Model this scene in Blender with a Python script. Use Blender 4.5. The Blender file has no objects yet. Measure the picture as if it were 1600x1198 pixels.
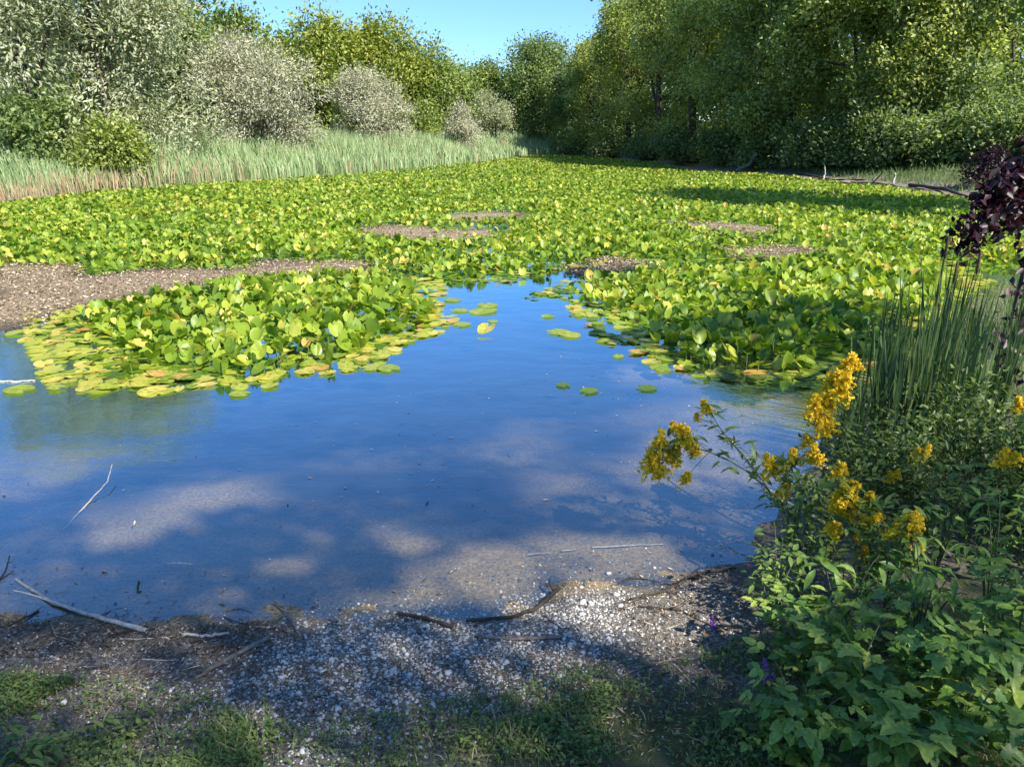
import bpy, math, random
import numpy as np
from mathutils import Matrix, Vector

random.seed(7)
rng = np.random.default_rng(11)
R = math.radians
scene = bpy.context.scene
col = scene.collection

# ------------------------------------------------------------------ camera
CAM_H, PITCH, FPX = 2.0, R(18.33), 1180.0          # eye height over the water, tilt, focal length in photo pixels
cam_d = bpy.data.cameras.new('camera')
cam = bpy.data.objects.new('camera', cam_d); col.objects.link(cam)
cam_d.sensor_width = 36.0; cam_d.lens = 36.0 * FPX / 1600.0
cam_d.clip_start = 0.05; cam_d.clip_end = 6000
cam.location = (0, 0, CAM_H); cam.rotation_euler = (R(90) - PITCH, 0, 0)
scene.camera = cam

# ------------------------------------------------------------------ sky and sun
SUN_AZ, SUN_EL = R(132), R(45)                       # clockwise from the view direction
to_sun = Vector((math.cos(SUN_EL) * math.sin(SUN_AZ), math.cos(SUN_EL) * math.cos(SUN_AZ), math.sin(SUN_EL)))
world = bpy.data.worlds.new('World'); scene.world = world; world.use_nodes = True
wn = world.node_tree
sky = wn.nodes.new('ShaderNodeTexSky'); sky.sky_type = 'NISHITA'; sky.sun_disc = False
sky.sun_elevation = SUN_EL; sky.sun_rotation = SUN_AZ
sky.altitude = 8000; sky.air_density = 3.0; sky.dust_density = 0.0; sky.ozone_density = 10.0
bg = wn.nodes['Background']; bg.inputs['Strength'].default_value = 0.089
wn.links.new(sky.outputs[0], bg.inputs['Color'])
sl = bpy.data.lights.new('sun', 'SUN'); sl.energy = 4.2; sl.angle = R(0.53); sl.color = (1.0, 0.93, 0.80)
so = bpy.data.objects.new('sun', sl); col.objects.link(so)
so.rotation_euler = to_sun.to_track_quat('Z', 'Y').to_euler()
vs = scene.view_settings
vs.view_transform = 'Standard'; vs.look = 'None'; vs.exposure = 1.32; vs.gamma = 1.0; vs.use_curve_mapping = False
scene.cycles.max_bounces = 7; scene.cycles.diffuse_bounces = 3; scene.cycles.glossy_bounces = 2
scene.cycles.transparent_max_bounces = 8; scene.cycles.transmission_bounces = 3
scene.cycles.caustics_reflective = False; scene.cycles.caustics_refractive = False
scene.cycles.use_denoising = True
scene.cycles.sample_clamp_indirect = 6.0

# ------------------------------------------------------------------ photo ray -> place
CP, SP = math.cos(PITCH), math.sin(PITCH)
def ray(px, py):
    a, b = (px - 800) / FPX, (599 - py) / FPX
    return np.array([a, CP + b * SP, -SP + b * CP])
def W(px, py, z=0.0):
    d = ray(px, py); t = (z - CAM_H) / d[2]
    return (d[0] * t, d[1] * t)
def at(px, py, Y):
    d = ray(px, py); t = Y / d[1]
    return np.array([d[0] * t, Y, CAM_H + d[2] * t])
def poly(pts): return np.array([W(*p) for p in pts])

def inside(P, poly):
    x, y = P[:, 0], P[:, 1]; r = np.zeros(len(P), bool)
    n = len(poly); j = n - 1
    for i in range(n):
        xi, yi = poly[i]; xj, yj = poly[j]
        if yi != yj:
            c = ((yi > y) != (yj > y)) & (x < (xj - xi) * (y - yi) / (yj - yi) + xi)
            r ^= c
        j = i
    return r
def edge_dist(P, poly):
    d = np.full(len(P), 1e9); n = len(poly)
    for i in range(n):
        a, b = poly[i], poly[(i + 1) % n]; ab = b - a
        t = np.clip(((P - a) @ ab) / (ab @ ab + 1e-12), 0, 1)
        q = P - (a + t[:, None] * ab)
        d = np.minimum(d, np.sqrt((q ** 2).sum(1)))
    return d
def sdist(P, poly):                                  # positive outside
    d = edge_dist(P, poly); return np.where(inside(P, poly), -d, d)
def noise2(x, y, s, seed=0):                         # cheap smooth value noise
    r = np.random.default_rng(seed); tab = r.random((64, 64))
    u, v = x / s, y / s
    i, j = np.floor(u).astype(int), np.floor(v).astype(int); fu, fv = u - i, v - j
    fu = fu * fu * (3 - 2 * fu); fv = fv * fv * (3 - 2 * fv)
    g = lambda a, b: tab[a % 64, b % 64]
    return (g(i, j) * (1 - fu) + g(i + 1, j) * fu) * (1 - fv) + (g(i, j + 1) * (1 - fu) + g(i + 1, j + 1) * fu) * fv

# ------------------------------------------------------------------ materials
def mat(name):
    m = bpy.data.materials.new(name); m.use_nodes = True
    return m, m.node_tree.nodes, m.node_tree.links
def ramp(n, stops):
    r = n.new('ShaderNodeValToRGB'); e = r.color_ramp.elements
    while len(e) < len(stops): e.new(0.5)
    for k, (p, c) in enumerate(stops):
        e[k].position = p; e[k].color = (*c, 1)
    return r
def leaf_mat(name, stops, trans=0.35, rough=0.45, spec=0.4, use_object=False, mottle=0, tgain=(1.5, 1.5, 0.7)):
    m, n, l = mat(name); b = n['Principled BSDF']
    at_ = n.new('ShaderNodeAttribute'); at_.attribute_name = 'tint'
    r = ramp(n, stops)
    if use_object:
        oi = n.new('ShaderNodeObjectInfo'); mx = n.new('ShaderNodeMath'); mx.operation = 'MULTIPLY_ADD'
        mx.inputs[1].default_value = 0.45; l.new(oi.outputs['Random'], mx.inputs[0])
        hf = n.new('ShaderNodeMath'); hf.operation = 'MULTIPLY'; hf.inputs[1].default_value = 0.6
        l.new(at_.outputs['Fac'], hf.inputs[0]); l.new(hf.outputs[0], mx.inputs[2])
        l.new(mx.outputs[0], r.inputs[0])
    else: l.new(at_.outputs['Fac'], r.inputs[0])
    if mottle:
        tc = n.new('ShaderNodeTexCoord'); nz_ = n.new('ShaderNodeTexNoise'); nz_.inputs['Scale'].default_value = mottle; nz_.inputs['Detail'].default_value = 3
        l.new(tc.outputs['Object'], nz_.inputs[0]); r3 = ramp(n, [(0.3, (0.62, 0.66, 0.6)), (0.7, (1.25, 1.2, 1.2))]); l.new(nz_.outputs[0], r3.inputs[0])
        mm = n.new('ShaderNodeMix'); mm.data_type = 'RGBA'; mm.blend_type = 'MULTIPLY'; mm.inputs[0].default_value = 1
        l.new(r.outputs[0], mm.inputs[6]); l.new(r3.outputs[0], mm.inputs[7])
        class _o: outputs = [mm.outputs[2]]
        r = _o
    l.new(r.outputs[0], b.inputs['Base Color'])
    b.inputs['Roughness'].default_value = rough; b.inputs['Specular IOR Level'].default_value = spec
    t = n.new('ShaderNodeBsdfTranslucent'); g = n.new('ShaderNodeMix'); g.data_type = 'RGBA'; g.blend_type = 'MULTIPLY'
    g.inputs[0].default_value = 1; l.new(r.outputs[0], g.inputs[6]); g.inputs[7].default_value = (*tgain, 1)
    l.new(g.outputs[2], t.inputs[0])
    mix = n.new('ShaderNodeMixShader'); mix.inputs[0].default_value = trans
    l.new(b.outputs[0], mix.inputs[1]); l.new(t.outputs[0], mix.inputs[2])
    l.new(mix.outputs[0], n['Material Output'].inputs[0])
    return m
def bark_mat(name, c1, c2, scale=18.0, rough=0.9):
    m, n, l = mat(name); b = n['Principled BSDF']
    tc = n.new('ShaderNodeTexCoord'); no = n.new('ShaderNodeTexNoise'); no.inputs['Scale'].default_value = scale
    no.inputs['Detail'].default_value = 6
    l.new(tc.outputs['Object'], no.inputs[0])
    r = ramp(n, [(0.3, c1), (0.7, c2)]); l.new(no.outputs[0], r.inputs[0]); l.new(r.outputs[0], b.inputs['Base Color'])
    b.inputs['Roughness'].default_value = rough
    bp = n.new('ShaderNodeBump'); bp.inputs['Strength'].default_value = 0.5; bp.inputs['Distance'].default_value = 0.02
    l.new(no.outputs[0], bp.inputs['Height']); l.new(bp.outputs[0], b.inputs['Normal'])
    return m

M = {}
M['bark'] = bark_mat('bark', (0.035, 0.028, 0.02), (0.12, 0.1, 0.075))
M['silver_leaf'] = leaf_mat('silver_leaf', [(0, (0.23, 0.27, 0.15)), (0.5, (0.37, 0.40, 0.26)), (1, (0.52, 0.53, 0.40))], 0.3, 0.6)
M['grey_leaf'] = leaf_mat('grey_leaf', [(0, (0.27, 0.28, 0.19)), (0.5, (0.40, 0.40, 0.30)), (1, (0.54, 0.53, 0.43))], 0.25, 0.65)
M['green_leaf'] = leaf_mat('green_leaf', [(0, (0.08, 0.13, 0.03)), (0.5, (0.19, 0.26, 0.06)), (1, (0.38, 0.44, 0.14))], 0.42)
M['yellow_leaf'] = leaf_mat('yellow_leaf', [(0, (0.10, 0.15, 0.022)), (0.5, (0.23, 0.28, 0.04)), (1, (0.42, 0.44, 0.10))])
M['dark_leaf'] = leaf_mat('dark_leaf', [(0, (0.07, 0.12, 0.04)), (0.5, (0.18, 0.25, 0.085)), (1, (0.42, 0.49, 0.22))], 0.45)
M['wood_leaf'] = leaf_mat('wood_leaf', [(0, (0.11, 0.155, 0.04)), (0.5, (0.29, 0.35, 0.095)), (1, (0.60, 0.64, 0.27))], 0.5)
M['maple_leaf'] = leaf_mat('maple_leaf', [(0, (0.10, 0.17, 0.025)), (0.5, (0.20, 0.29, 0.04)), (1, (0.34, 0.42, 0.08))], 0.5)
M['purple_leaf'] = leaf_mat('purple_leaf', [(0, (0.012, 0.006, 0.01)), (0.5, (0.03, 0.012, 0.02)), (1, (0.065, 0.022, 0.035))], 0.3, tgain=(1.5, 0.9, 0.9))
M['reed'] = leaf_mat('reed', [(0, (0.17, 0.25, 0.11)), (0.45, (0.30, 0.41, 0.20)), (0.8, (0.47, 0.56, 0.31)), (0.86, (0.36, 0.29, 0.17)), (1, (0.50, 0.36, 0.24))], 0.25, 0.6)
LILY = [(0, (0.07, 0.15, 0.016)), (0.3, (0.18, 0.29, 0.024)), (0.62, (0.34, 0.43, 0.045)), (0.76, (0.48, 0.50, 0.08)), (0.88, (0.70, 0.58, 0.15)), (1, (0.52, 0.25, 0.08))]
M['lily'] = leaf_mat('lily', LILY, 0.38, 0.42, 0.4)
M['lily_near'] = leaf_mat('lily_near', LILY, 0.38, 0.38, 0.4, mottle=4)
M['cattail'] = leaf_mat('cattail', [(0, (0.03, 0.065, 0.022)), (0.6, (0.06, 0.115, 0.038)), (1, (0.14, 0.185, 0.065))], 0.25, 0.5, use_object=True)
M['cattail_spike'] = bark_mat('cattail_spike', (0.06, 0.035, 0.018), (0.1, 0.055, 0.03), 60)
M['rod_leaf'] = leaf_mat('rod_leaf', [(0, (0.06, 0.11, 0.03)), (0.5, (0.13, 0.21, 0.045)), (1, (0.25, 0.33, 0.07))], 0.3, 0.5, use_object=True)
M['bramble_leaf'] = leaf_mat('bramble_leaf', [(0, (0.07, 0.14, 0.03)), (0.45, (0.14, 0.26, 0.05)), (1, (0.32, 0.42, 0.08))], 0.3, 0.42, use_object=True, mottle=5)
M['weed_leaf'] = leaf_mat('weed_leaf', [(0, (0.05, 0.11, 0.025)), (0.5, (0.10, 0.19, 0.04)), (1, (0.20, 0.30, 0.07))], 0.35)
M['shrub_leaf'] = leaf_mat('shrub_leaf', [(0, (0.05, 0.09, 0.025)), (0.5, (0.11, 0.17, 0.045)), (1, (0.22, 0.28, 0.08))], 0.3)
M['grass'] = leaf_mat('grass', [(0, (0.06, 0.11, 0.03)), (0.5, (0.13, 0.20, 0.05)), (0.85, (0.24, 0.30, 0.09)), (1, (0.45, 0.40, 0.25))], 0.3, 0.6)
M['yellow_flower'] = leaf_mat('yellow_flower', [(0, (0.78, 0.50, 0.01)), (0.5, (0.95, 0.69, 0.02)), (1, (0.97, 0.82, 0.08))], 0.3, 0.6, tgain=(1.1, 1.0, 0.6))
M['violet_flower'] = leaf_mat('violet_flower', [(0, (0.16, 0.05, 0.28)), (0.5, (0.32, 0.13, 0.50)), (1, (0.50, 0.30, 0.68))], 0.3, 0.6, tgain=(1.1, 0.9, 1.1))
M['stem'] = bark_mat('stem', (0.05, 0.075, 0.025), (0.11, 0.13, 0.05), 30)
M['lily_stalk'] = bark_mat('lily_stalk', (0.07, 0.13, 0.025), (0.14, 0.22, 0.05), 20, 0.5)
M['dead_wood'] = bark_mat('dead_wood', (0.10, 0.08, 0.06), (0.30, 0.25, 0.20), 40)
M['pale_wood'] = bark_mat('pale_wood', (0.32, 0.28, 0.23), (0.62, 0.57, 0.50), 40)
M['dark_wood'] = bark_mat('dark_wood', (0.022, 0.018, 0.014), (0.075, 0.058, 0.045), 40)
M['post_wood'] = bark_mat('post_wood', (0.35, 0.32, 0.28), (0.6, 0.56, 0.5), 12)

# stones, litter: tint ramps without translucence
def tint_mat(name, stops, rough=0.8, spec=0.3):
    m, n, l = mat(name); b = n['Principled BSDF']
    a = n.new('ShaderNodeAttribute'); a.attribute_name = 'tint'
    r = ramp(n, stops); l.new(a.outputs['Fac'], r.inputs[0])
    no = n.new('ShaderNodeTexNoise'); no.inputs['Scale'].default_value = 60; no.inputs['Detail'].default_value = 4
    tc = n.new('ShaderNodeTexCoord'); l.new(tc.outputs['Object'], no.inputs[0])
    mx = n.new('ShaderNodeMix'); mx.data_type = 'RGBA'; mx.blend_type = 'MULTIPLY'; mx.inputs[0].default_value = 0.6
    r2 = ramp(n, [(0.3, (0.55, 0.53, 0.5)), (0.65, (1, 1, 1))]); l.new(no.outputs[0], r2.inputs[0])
    l.new(r.outputs[0], mx.inputs[6]); l.new(r2.outputs[0], mx.inputs[7]); l.new(mx.outputs[2], b.inputs['Base Color'])
    b.inputs['Roughness'].default_value = rough; b.inputs['Specular IOR Level'].default_value = spec
    return m
M['stone'] = tint_mat('stone', [(0, (0.05, 0.045, 0.04)), (0.4, (0.17, 0.155, 0.135)), (0.65, (0.46, 0.45, 0.43)), (1, (0.70, 0.69, 0.67))], 0.6)
M['litter'] = tint_mat('litter', [(0, (0.03, 0.022, 0.015)), (0.5, (0.15, 0.105, 0.065)), (0.8, (0.44, 0.34, 0.23)), (1, (0.72, 0.64, 0.48))], 0.85)

# ground: soil, mud flats, beach grit and turf told apart by zone
def ground_mat():
    m, n, l = mat('ground'); b = n['Principled BSDF']
    tc = n.new('ShaderNodeTexCoord')
    def noise(s, d=6, rgh=0.6):
        x = n.new('ShaderNodeTexNoise'); x.inputs['Scale'].default_value = s; x.inputs['Detail'].default_value = d
        x.inputs['Roughness'].default_value = rgh; l.new(tc.outputs['Object'], x.inputs[0]); return x.outputs[0]
    def rmp(src, st): r = ramp(n, st); l.new(src, r.inputs[0]); return r.outputs[0]
    def mixc(f, a, c):
        x = n.new('ShaderNodeMix'); x.data_type = 'RGBA'; l.new(f, x.inputs[0]); l.new(a, x.inputs[6]); l.new(c, x.inputs[7]); return x.outputs[2]
    def attr(nm):
        x = n.new('ShaderNodeAttribute'); x.attribute_name = nm; return x.outputs['Fac']
    nf = noise(55, 8, 0.75); nm = noise(9, 6, 0.65); nh = noise(160, 4, 0.7)
    soil = rmp(nf, [(0.32, (0.05, 0.046, 0.04)), (0.5, (0.17, 0.155, 0.135)), (0.68, (0.40, 0.37, 0.33))])
    bed = rmp(nf, [(0.3, (0.15, 0.10, 0.04)), (0.5, (0.37, 0.26, 0.115)), (0.7, (0.62, 0.48, 0.25))])
    mud = rmp(nf, [(0.3, (0.10, 0.075, 0.05)), (0.47, (0.23, 0.175, 0.115)), (0.6, (0.34, 0.27, 0.185)), (0.72, (0.44, 0.37, 0.27))])
    turf = rmp(nm, [(0.3, (0.05, 0.06, 0.025)), (0.5, (0.09, 0.11, 0.04)), (0.7, (0.16, 0.15, 0.08))])
    silt = rmp(nf, [(0.3, (0.014, 0.016, 0.014)), (0.6, (0.03, 0.03, 0.024))])
    c = mixc(attr('bed'), soil, bed); c = mixc(attr('silt'), c, silt); c = mixc(attr('turf'), c, turf); c = mixc(attr('mud'), c, mud)
    l.new(c, b.inputs['Base Color']); b.inputs['Roughness'].default_value = 0.85; b.inputs['Specular IOR Level'].default_value = 0.25
    bp = n.new('ShaderNodeBump'); bp.inputs['Strength'].default_value = 0.9; bp.inputs['Distance'].default_value = 0.02
    l.new(nf, bp.inputs['Height']); l.new(bp.outputs[0], b.inputs['Normal'])
    return m
M['ground'] = ground_mat()

def water_mat():
    m, n, l = mat('water'); n.remove(n['Principled BSDF'])
    tc = n.new('ShaderNodeTexCoord'); mp = n.new('ShaderNodeMapping'); mp.inputs['Scale'].default_value = (1.0, 1.6, 1)
    l.new(tc.outputs['Object'], mp.inputs[0])
    n1 = n.new('ShaderNodeTexNoise'); n1.inputs['Scale'].default_value = 2.2; n1.inputs['Detail'].default_value = 4
    n2 = n.new('ShaderNodeTexNoise'); n2.inputs['Scale'].default_value = 22; n2.inputs['Detail'].default_value = 2
    l.new(mp.outputs[0], n1.inputs[0]); l.new(mp.outputs[0], n2.inputs[0])
    b1 = n.new('ShaderNodeBump'); b1.inputs['Strength'].default_value = 0.02; b1.inputs['Distance'].default_value = 0.2
    b2 = n.new('ShaderNodeBump'); b2.inputs['Strength'].default_value = 0.03; b2.inputs['Distance'].default_value = 0.02
    l.new(n1.outputs[0], b1.inputs['Height']); l.new(n2.outputs[0], b2.inputs['Height']); l.new(b1.outputs[0], b2.inputs['Normal'])
    g = n.new('ShaderNodeBsdfGlossy'); g.inputs['Roughness'].default_value = 0.02; g.inputs[0].default_value = (0.6, 0.84, 1, 1); l.new(b2.outputs[0], g.inputs['Normal'])
    t = n.new('ShaderNodeBsdfTransparent'); t.inputs[0].default_value = (0.86, 0.89, 0.84, 1)
    d = n.new('ShaderNodeBsdfDiffuse'); d.inputs[0].default_value = (0.03, 0.07, 0.12, 1)
    mk = n.new('ShaderNodeMixShader'); mk.inputs[0].default_value = 0.08
    l.new(t.outputs[0], mk.inputs[1]); l.new(d.outputs[0], mk.inputs[2])
    lw = n.new('ShaderNodeLayerWeight'); lw.inputs['Blend'].default_value = 0.5; l.new(b2.outputs[0], lw.inputs['Normal'])
    pw = n.new('ShaderNodeMath'); pw.operation = 'POWER'; pw.inputs[1].default_value = 2.2; l.new(lw.outputs['Facing'], pw.inputs[0])
    f = n.new('ShaderNodeMath'); f.operation = 'MULTIPLY_ADD'; f.use_clamp = True; f.inputs[1].default_value = 1.22; f.inputs[2].default_value = 0.04; l.new(pw.outputs[0], f.inputs[0])
    mx = n.new('ShaderNodeMixShader'); l.new(f.outputs[0], mx.inputs[0]); l.new(mk.outputs[0], mx.inputs[1]); l.new(g.outputs[0], mx.inputs[2])
    l.new(mx.outputs[0], n['Material Output'].inputs[0])
    return m
M['water'] = water_mat()

# ------------------------------------------------------------------ object helpers
def mesh(name, V, F, material, tint=None, smooth=False):
    V = np.asarray(V, np.float32); F = np.asarray(F, np.int32)
    me = bpy.data.meshes.new(name); k = F.shape[1]
    me.vertices.add(len(V)); me.vertices.foreach_set('co', V.ravel())
    me.loops.add(F.size); me.loops.foreach_set('vertex_index', F.ravel())
    me.polygons.add(len(F)); me.polygons.foreach_set('loop_start', np.arange(0, F.size, k, dtype=np.int32))
    me.polygons.foreach_set('loop_total', np.full(len(F), k, np.int32))
    if smooth: me.polygons.foreach_set('use_smooth', np.ones(len(F), bool))
    if tint is not None:
        a = me.attributes.new('tint', 'FLOAT', 'FACE'); a.data.foreach_set('value', np.asarray(tint, np.float32))
    me.materials.append(material); me.update(calc_edges=True)
    return me
def link(name, data, parent=None, M4=None):
    o = bpy.data.objects.new(name, data); col.objects.link(o)
    if parent: o.parent = parent
    if M4 is not None: o.matrix_basis = M4
    return o
def tag(o, label=None, cat=None, group=None, kind=None):
    if label: o['label'] = label
    if cat: o['category'] = cat
    if group: o['group'] = group
    if kind: o['kind'] = kind
    return o
def empty(name, loc, label, cat, group=None):
    o = link(name, None); o.location = loc; o.empty_display_size = 0.1
    return tag(o, label, cat, group)
def norm(v): return v / (np.linalg.norm(v, axis=-1, keepdims=True) + 1e-9)
def basis(yaw, tilt, roll=0.0, loc=(0, 0, 0), s=1.0):
    return Matrix.Translation(loc) @ Matrix.Rotation(yaw, 4, 'Z') @ Matrix.Rotation(tilt, 4, 'Y') @ Matrix.Rotation(roll, 4, 'X') @ Matrix.Scale(s, 4)

def leaves(C, D, N, L, Wd, fold=0.25):
    """rhombic leaves folded at the midrib: centre, direction, normal, length, width -> verts, tris"""
    D = norm(D); N = norm(N - (N * D).sum(1, keepdims=True) * D); S = np.cross(D, N)
    L = L[:, None]; Wd = Wd[:, None]
    a = C - D * L * 0.5; t = C + D * L * 0.5
    u = N * Wd * fold
    r = C + S * Wd * 0.5 + u - D * L * 0.08; l_ = C - S * Wd * 0.5 + u - D * L * 0.08
    V = np.stack([a, r, t, l_], 1).reshape(-1, 3)
    i = np.arange(len(C))[:, None] * 4
    F = np.concatenate([i + [0, 1, 2], i + [0, 2, 3]], 1).reshape(-1, 3)
    return V, F
def tube(P, rad, sides=6):
    P = np.asarray(P, float); rad = np.asarray(rad, float)
    T = norm(np.gradient(P, axis=0)); up = np.array([0.31, 0.17, 0.93])
    if abs(T[0] @ up) > 0.9: up = np.array([0.9, 0.3, 0.1])
    A = norm(np.cross(T, up)); B = np.cross(T, A)
    an = np.arange(sides) / sides * 2 * math.pi
    V = (P[:, None] + rad[:, None, None] * (np.cos(an)[None, :, None] * A[:, None] + np.sin(an)[None, :, None] * B[:, None])).reshape(-1, 3)
    F = []
    for i in range(len(P) - 1):
        for k in range(sides):
            k2 = (k + 1) % sides
            F.append((i * sides + k, i * sides + k2, (i + 1) * sides + k2, (i + 1) * sides + k))
    return V, np.array(F)
def join(parts):
    Vs, Fs, o = [], [], 0
    for V, F in parts: Vs.append(V); Fs.append(F + o); o += len(V)
    return np.concatenate(Vs), np.concatenate(Fs)
def curve3(a, b, bend, n=7, jit=0.0, r=random):
    a, b = np.array(a, float), np.array(b, float); t = np.linspace(0, 1, n)[:, None]
    p = a + (b - a) * t + np.array(bend) * (4 * t * (1 - t))
    if jit: p[1:-1] += np.array([[r.uniform(-jit, jit) for _ in range(3)] for _ in range(n - 2)])
    return p

# ------------------------------------------------------------------ the pond's outline
near = [(-16, 4.6), (-7, 3.5), W(-60, 950), W(60, 962), W(200, 985), W(330, 985), W(430, 965), W(600, 952), W(760, 955), W(900, 932), W(1000, 915), W(1080, 890), W(1160, 872),
        W(1225, 800), W(1290, 700), W(1340, 620), W(1440, 540), W(1560, 450)]
right = [(9.0, 11.0), (13.2, 16.0), W(1530, 312), W(1420, 297), W(1290, 281), W(1180, 270), W(1080, 259), W(1000, 252), W(930, 245), W(870, 240)]
left = [W(850, 238), W(800, 243), W(750, 251), W(600, 266), W(450, 278), W(300, 288), W(150, 299), W(0, 316), W(-200, 335), (-27, 17), (-22, 8)]
POND = np.array([tuple(p) for p in near + right + left])
MUD = [poly([(-40, 424), (60, 418), (150, 430), (330, 426), (420, 411), (545, 411), (560, 424), (400, 438), (318, 436), (240, 456), (60, 484), (20, 512), (-60, 530)]),
       poly([(700, 336), (760, 332), (830, 336), (815, 346), (720, 348)]),
       poly([(560, 358), (640, 355), (760, 362), (800, 374), (700, 382), (600, 372)]),
       poly([(1030, 347), (1100, 349), (1170, 354), (1210, 363), (1170, 368), (1100, 360), (1040, 354)]),
       poly([(1140, 389), (1230, 384), (1280, 392), (1230, 401), (1150, 398)]),
       poly([(910, 416), (960, 405), (1010, 411), (970, 423), (910, 430)]),
       poly([(1040, 258), (1100, 262), (1180, 272), (1080, 268)])]
RAFT_L = poly([(18, 520), (50, 492), (110, 480), (250, 455), (320, 440), (540, 424), (700, 440), (690, 480), (715, 500), (688, 520), (620, 548), (590, 575), (480, 588), (430, 604), (300, 612), (235, 618), (90, 612), (62, 590), (66, 562), (40, 535)])
RAFT_R = poly([(815, 462), (880, 438), (960, 426), (1080, 418), (1200, 408), (1330, 400), (1420, 398), (1500, 412), (1560, 445), (1440, 540), (1330, 612), (1240, 606), (1100, 596), (950, 560), (935, 528), (905, 498), (870, 480)])
FIELD = np.concatenate([poly([(-260, 430), (0, 424), (230, 432), (330, 424), (545, 410), (610, 428), (700, 440), (790, 442), (860, 430), (900, 420), (980, 412), (1100, 408), (1420, 400), (1500, 408), (1570, 420)]),
        np.array([(9.3, 11.2), (13.0, 16.0)]), poly([(1520, 314), (1420, 300), (1290, 285), (1180, 273), (1080, 261), (1000, 254), (930, 247), (868, 242), (850, 241), (800, 246), (750, 254), (600, 270), (450, 282), (300, 292), (150, 303), (0, 322), (-220, 345)])])

def shore(P):                                        # distance to a naturally ragged waterline
    x, y = P[:, 0], P[:, 1]; k = np.clip(y / 6, 0.6, 2.5)
    return sdist(P, POND) + ((noise2(x, y, 0.55, 51) - 0.5) * 0.30 + (noise2(x, y, 0.17, 52) - 0.5) * 0.13) * k
def ground_z(P):
    P = np.atleast_2d(P)[:, :2]
    x, y = P[:, 0], P[:, 1]; d = shore(P)
    rightness = np.clip((x - 7) / 6, 0, 1) * np.clip((y - 8) / 6, 0, 1)
    cap = 0.45 + 2.2 * rightness
    out = cap * (1 - np.exp(-np.maximum(d, 0) * (0.14 / 0.45 * (1 - rightness) + 0.07 * rightness)))
    far = np.clip((np.hypot(x, y) - 90) / 400, 0, 1) * 6
    ins = -np.minimum(0.055 * np.maximum(-d, 0) , 0.4)
    z = np.where(d > 0, out + far, ins)
    z += (noise2(x, y, 0.35, 3) - 0.5) * 0.03 * np.clip((np.abs(d) - 0.3) / 0.6, 0.15, 1) + (noise2(x, y, 0.09, 4) - 0.5) * 0.012
    for m in MUD:
        dm = sdist(P, m) + (noise2(x, y, 0.7, 9) - 0.5) * 0.9
        z = np.maximum(z, np.clip(0.02 - 0.12 * np.maximum(dm, 0), -0.5, 0.02) + (noise2(x, y, 0.2, 5) - 0.5) * 0.015)
    return z
def gz(x, y): return float(ground_z(np.array([[x, y]]))[0])

# ground sheet: rings round the viewpoint, fine in the field of view
ang = np.concatenate([np.linspace(-48, 48, 330), np.linspace(48, 312, 90)[1:-1]])
ang = np.radians(ang)
rad = np.concatenate([[0.05], np.geomspace(0.5, 1.5, 12)[:-1], np.arange(1.5, 5.5, 0.022), np.geomspace(5.5, 3500, 250)])
A, Rr = np.meshgrid(ang, rad)
P2 = np.stack([np.sin(A) * Rr, np.cos(A) * Rr], -1).reshape(-1, 2)
Z = ground_z(P2); V = np.column_stack([P2, Z]); na = len(ang)
i, j = np.meshgrid(np.arange(len(rad) - 1), np.arange(na), indexing='ij')
F = np.stack([i * na + j, i * na + (j + 1) % na, (i + 1) * na + (j + 1) % na, (i + 1) * na + j], -1).reshape(-1, 4)[:, ::-1]
gm = mesh('ground', V, F, M['ground'], smooth=True)
dP = shore(P2)
mudv = np.zeros(len(P2))
for m in MUD: mudv = np.maximum(mudv, np.clip(0.5 - (sdist(P2, m) + (noise2(P2[:, 0], P2[:, 1], 0.7, 9) - 0.5) * 0.9) * 2.5, 0, 1))
nz = noise2(P2[:, 0], P2[:, 1], 0.5, 21)
turfv = np.clip((dP - 0.75 + (nz - 0.5) * 0.8) * 2.5, 0, 1)
strip = (P2[:, 1] > 12) & (P2[:, 0] > 8)
turfv = np.where(strip, np.clip((dP - 0.9 + (nz - 0.5) * 1.2) * 1.5, 0, 1), turfv)
mudv = np.maximum(mudv, np.where(strip, np.clip(1 - np.abs(dP) * 1.1, 0, 1) * 0.7, 0))
bedv = np.clip(0.4 - dP * 4, 0, 1)
siltv = np.clip((-dP - 0.8 + (noise2(P2[:, 0], P2[:, 1], 0.6, 25) - 0.5) * 1.6) / 1.1, 0, 1)
for nm, v in (('silt', siltv), ('mud', mudv), ('turf', turfv), ('bed', bedv)):
    a = gm.attributes.new(nm, 'FLOAT', 'POINT'); a.data.foreach_set('value', v.astype(np.float32))
tag(link('ground', gm), 'soil banks, mud flats and pond bed', kind='structure')

wv = np.array([(p[0] * 1.0, p[1], 0.0) for p in POND])
c = wv.mean(0)
# pond surface: grid sheet trimmed by the banks that rise through it
wm = mesh('water', np.array([(-32, 2.0, 0), (20, 2.0, 0), (20, 92, 0), (-32, 92, 0)], float), np.array([(0, 1, 2, 3)]), M['water'])
tag(link('water', wm), 'still blue pond water', kind='structure')

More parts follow.
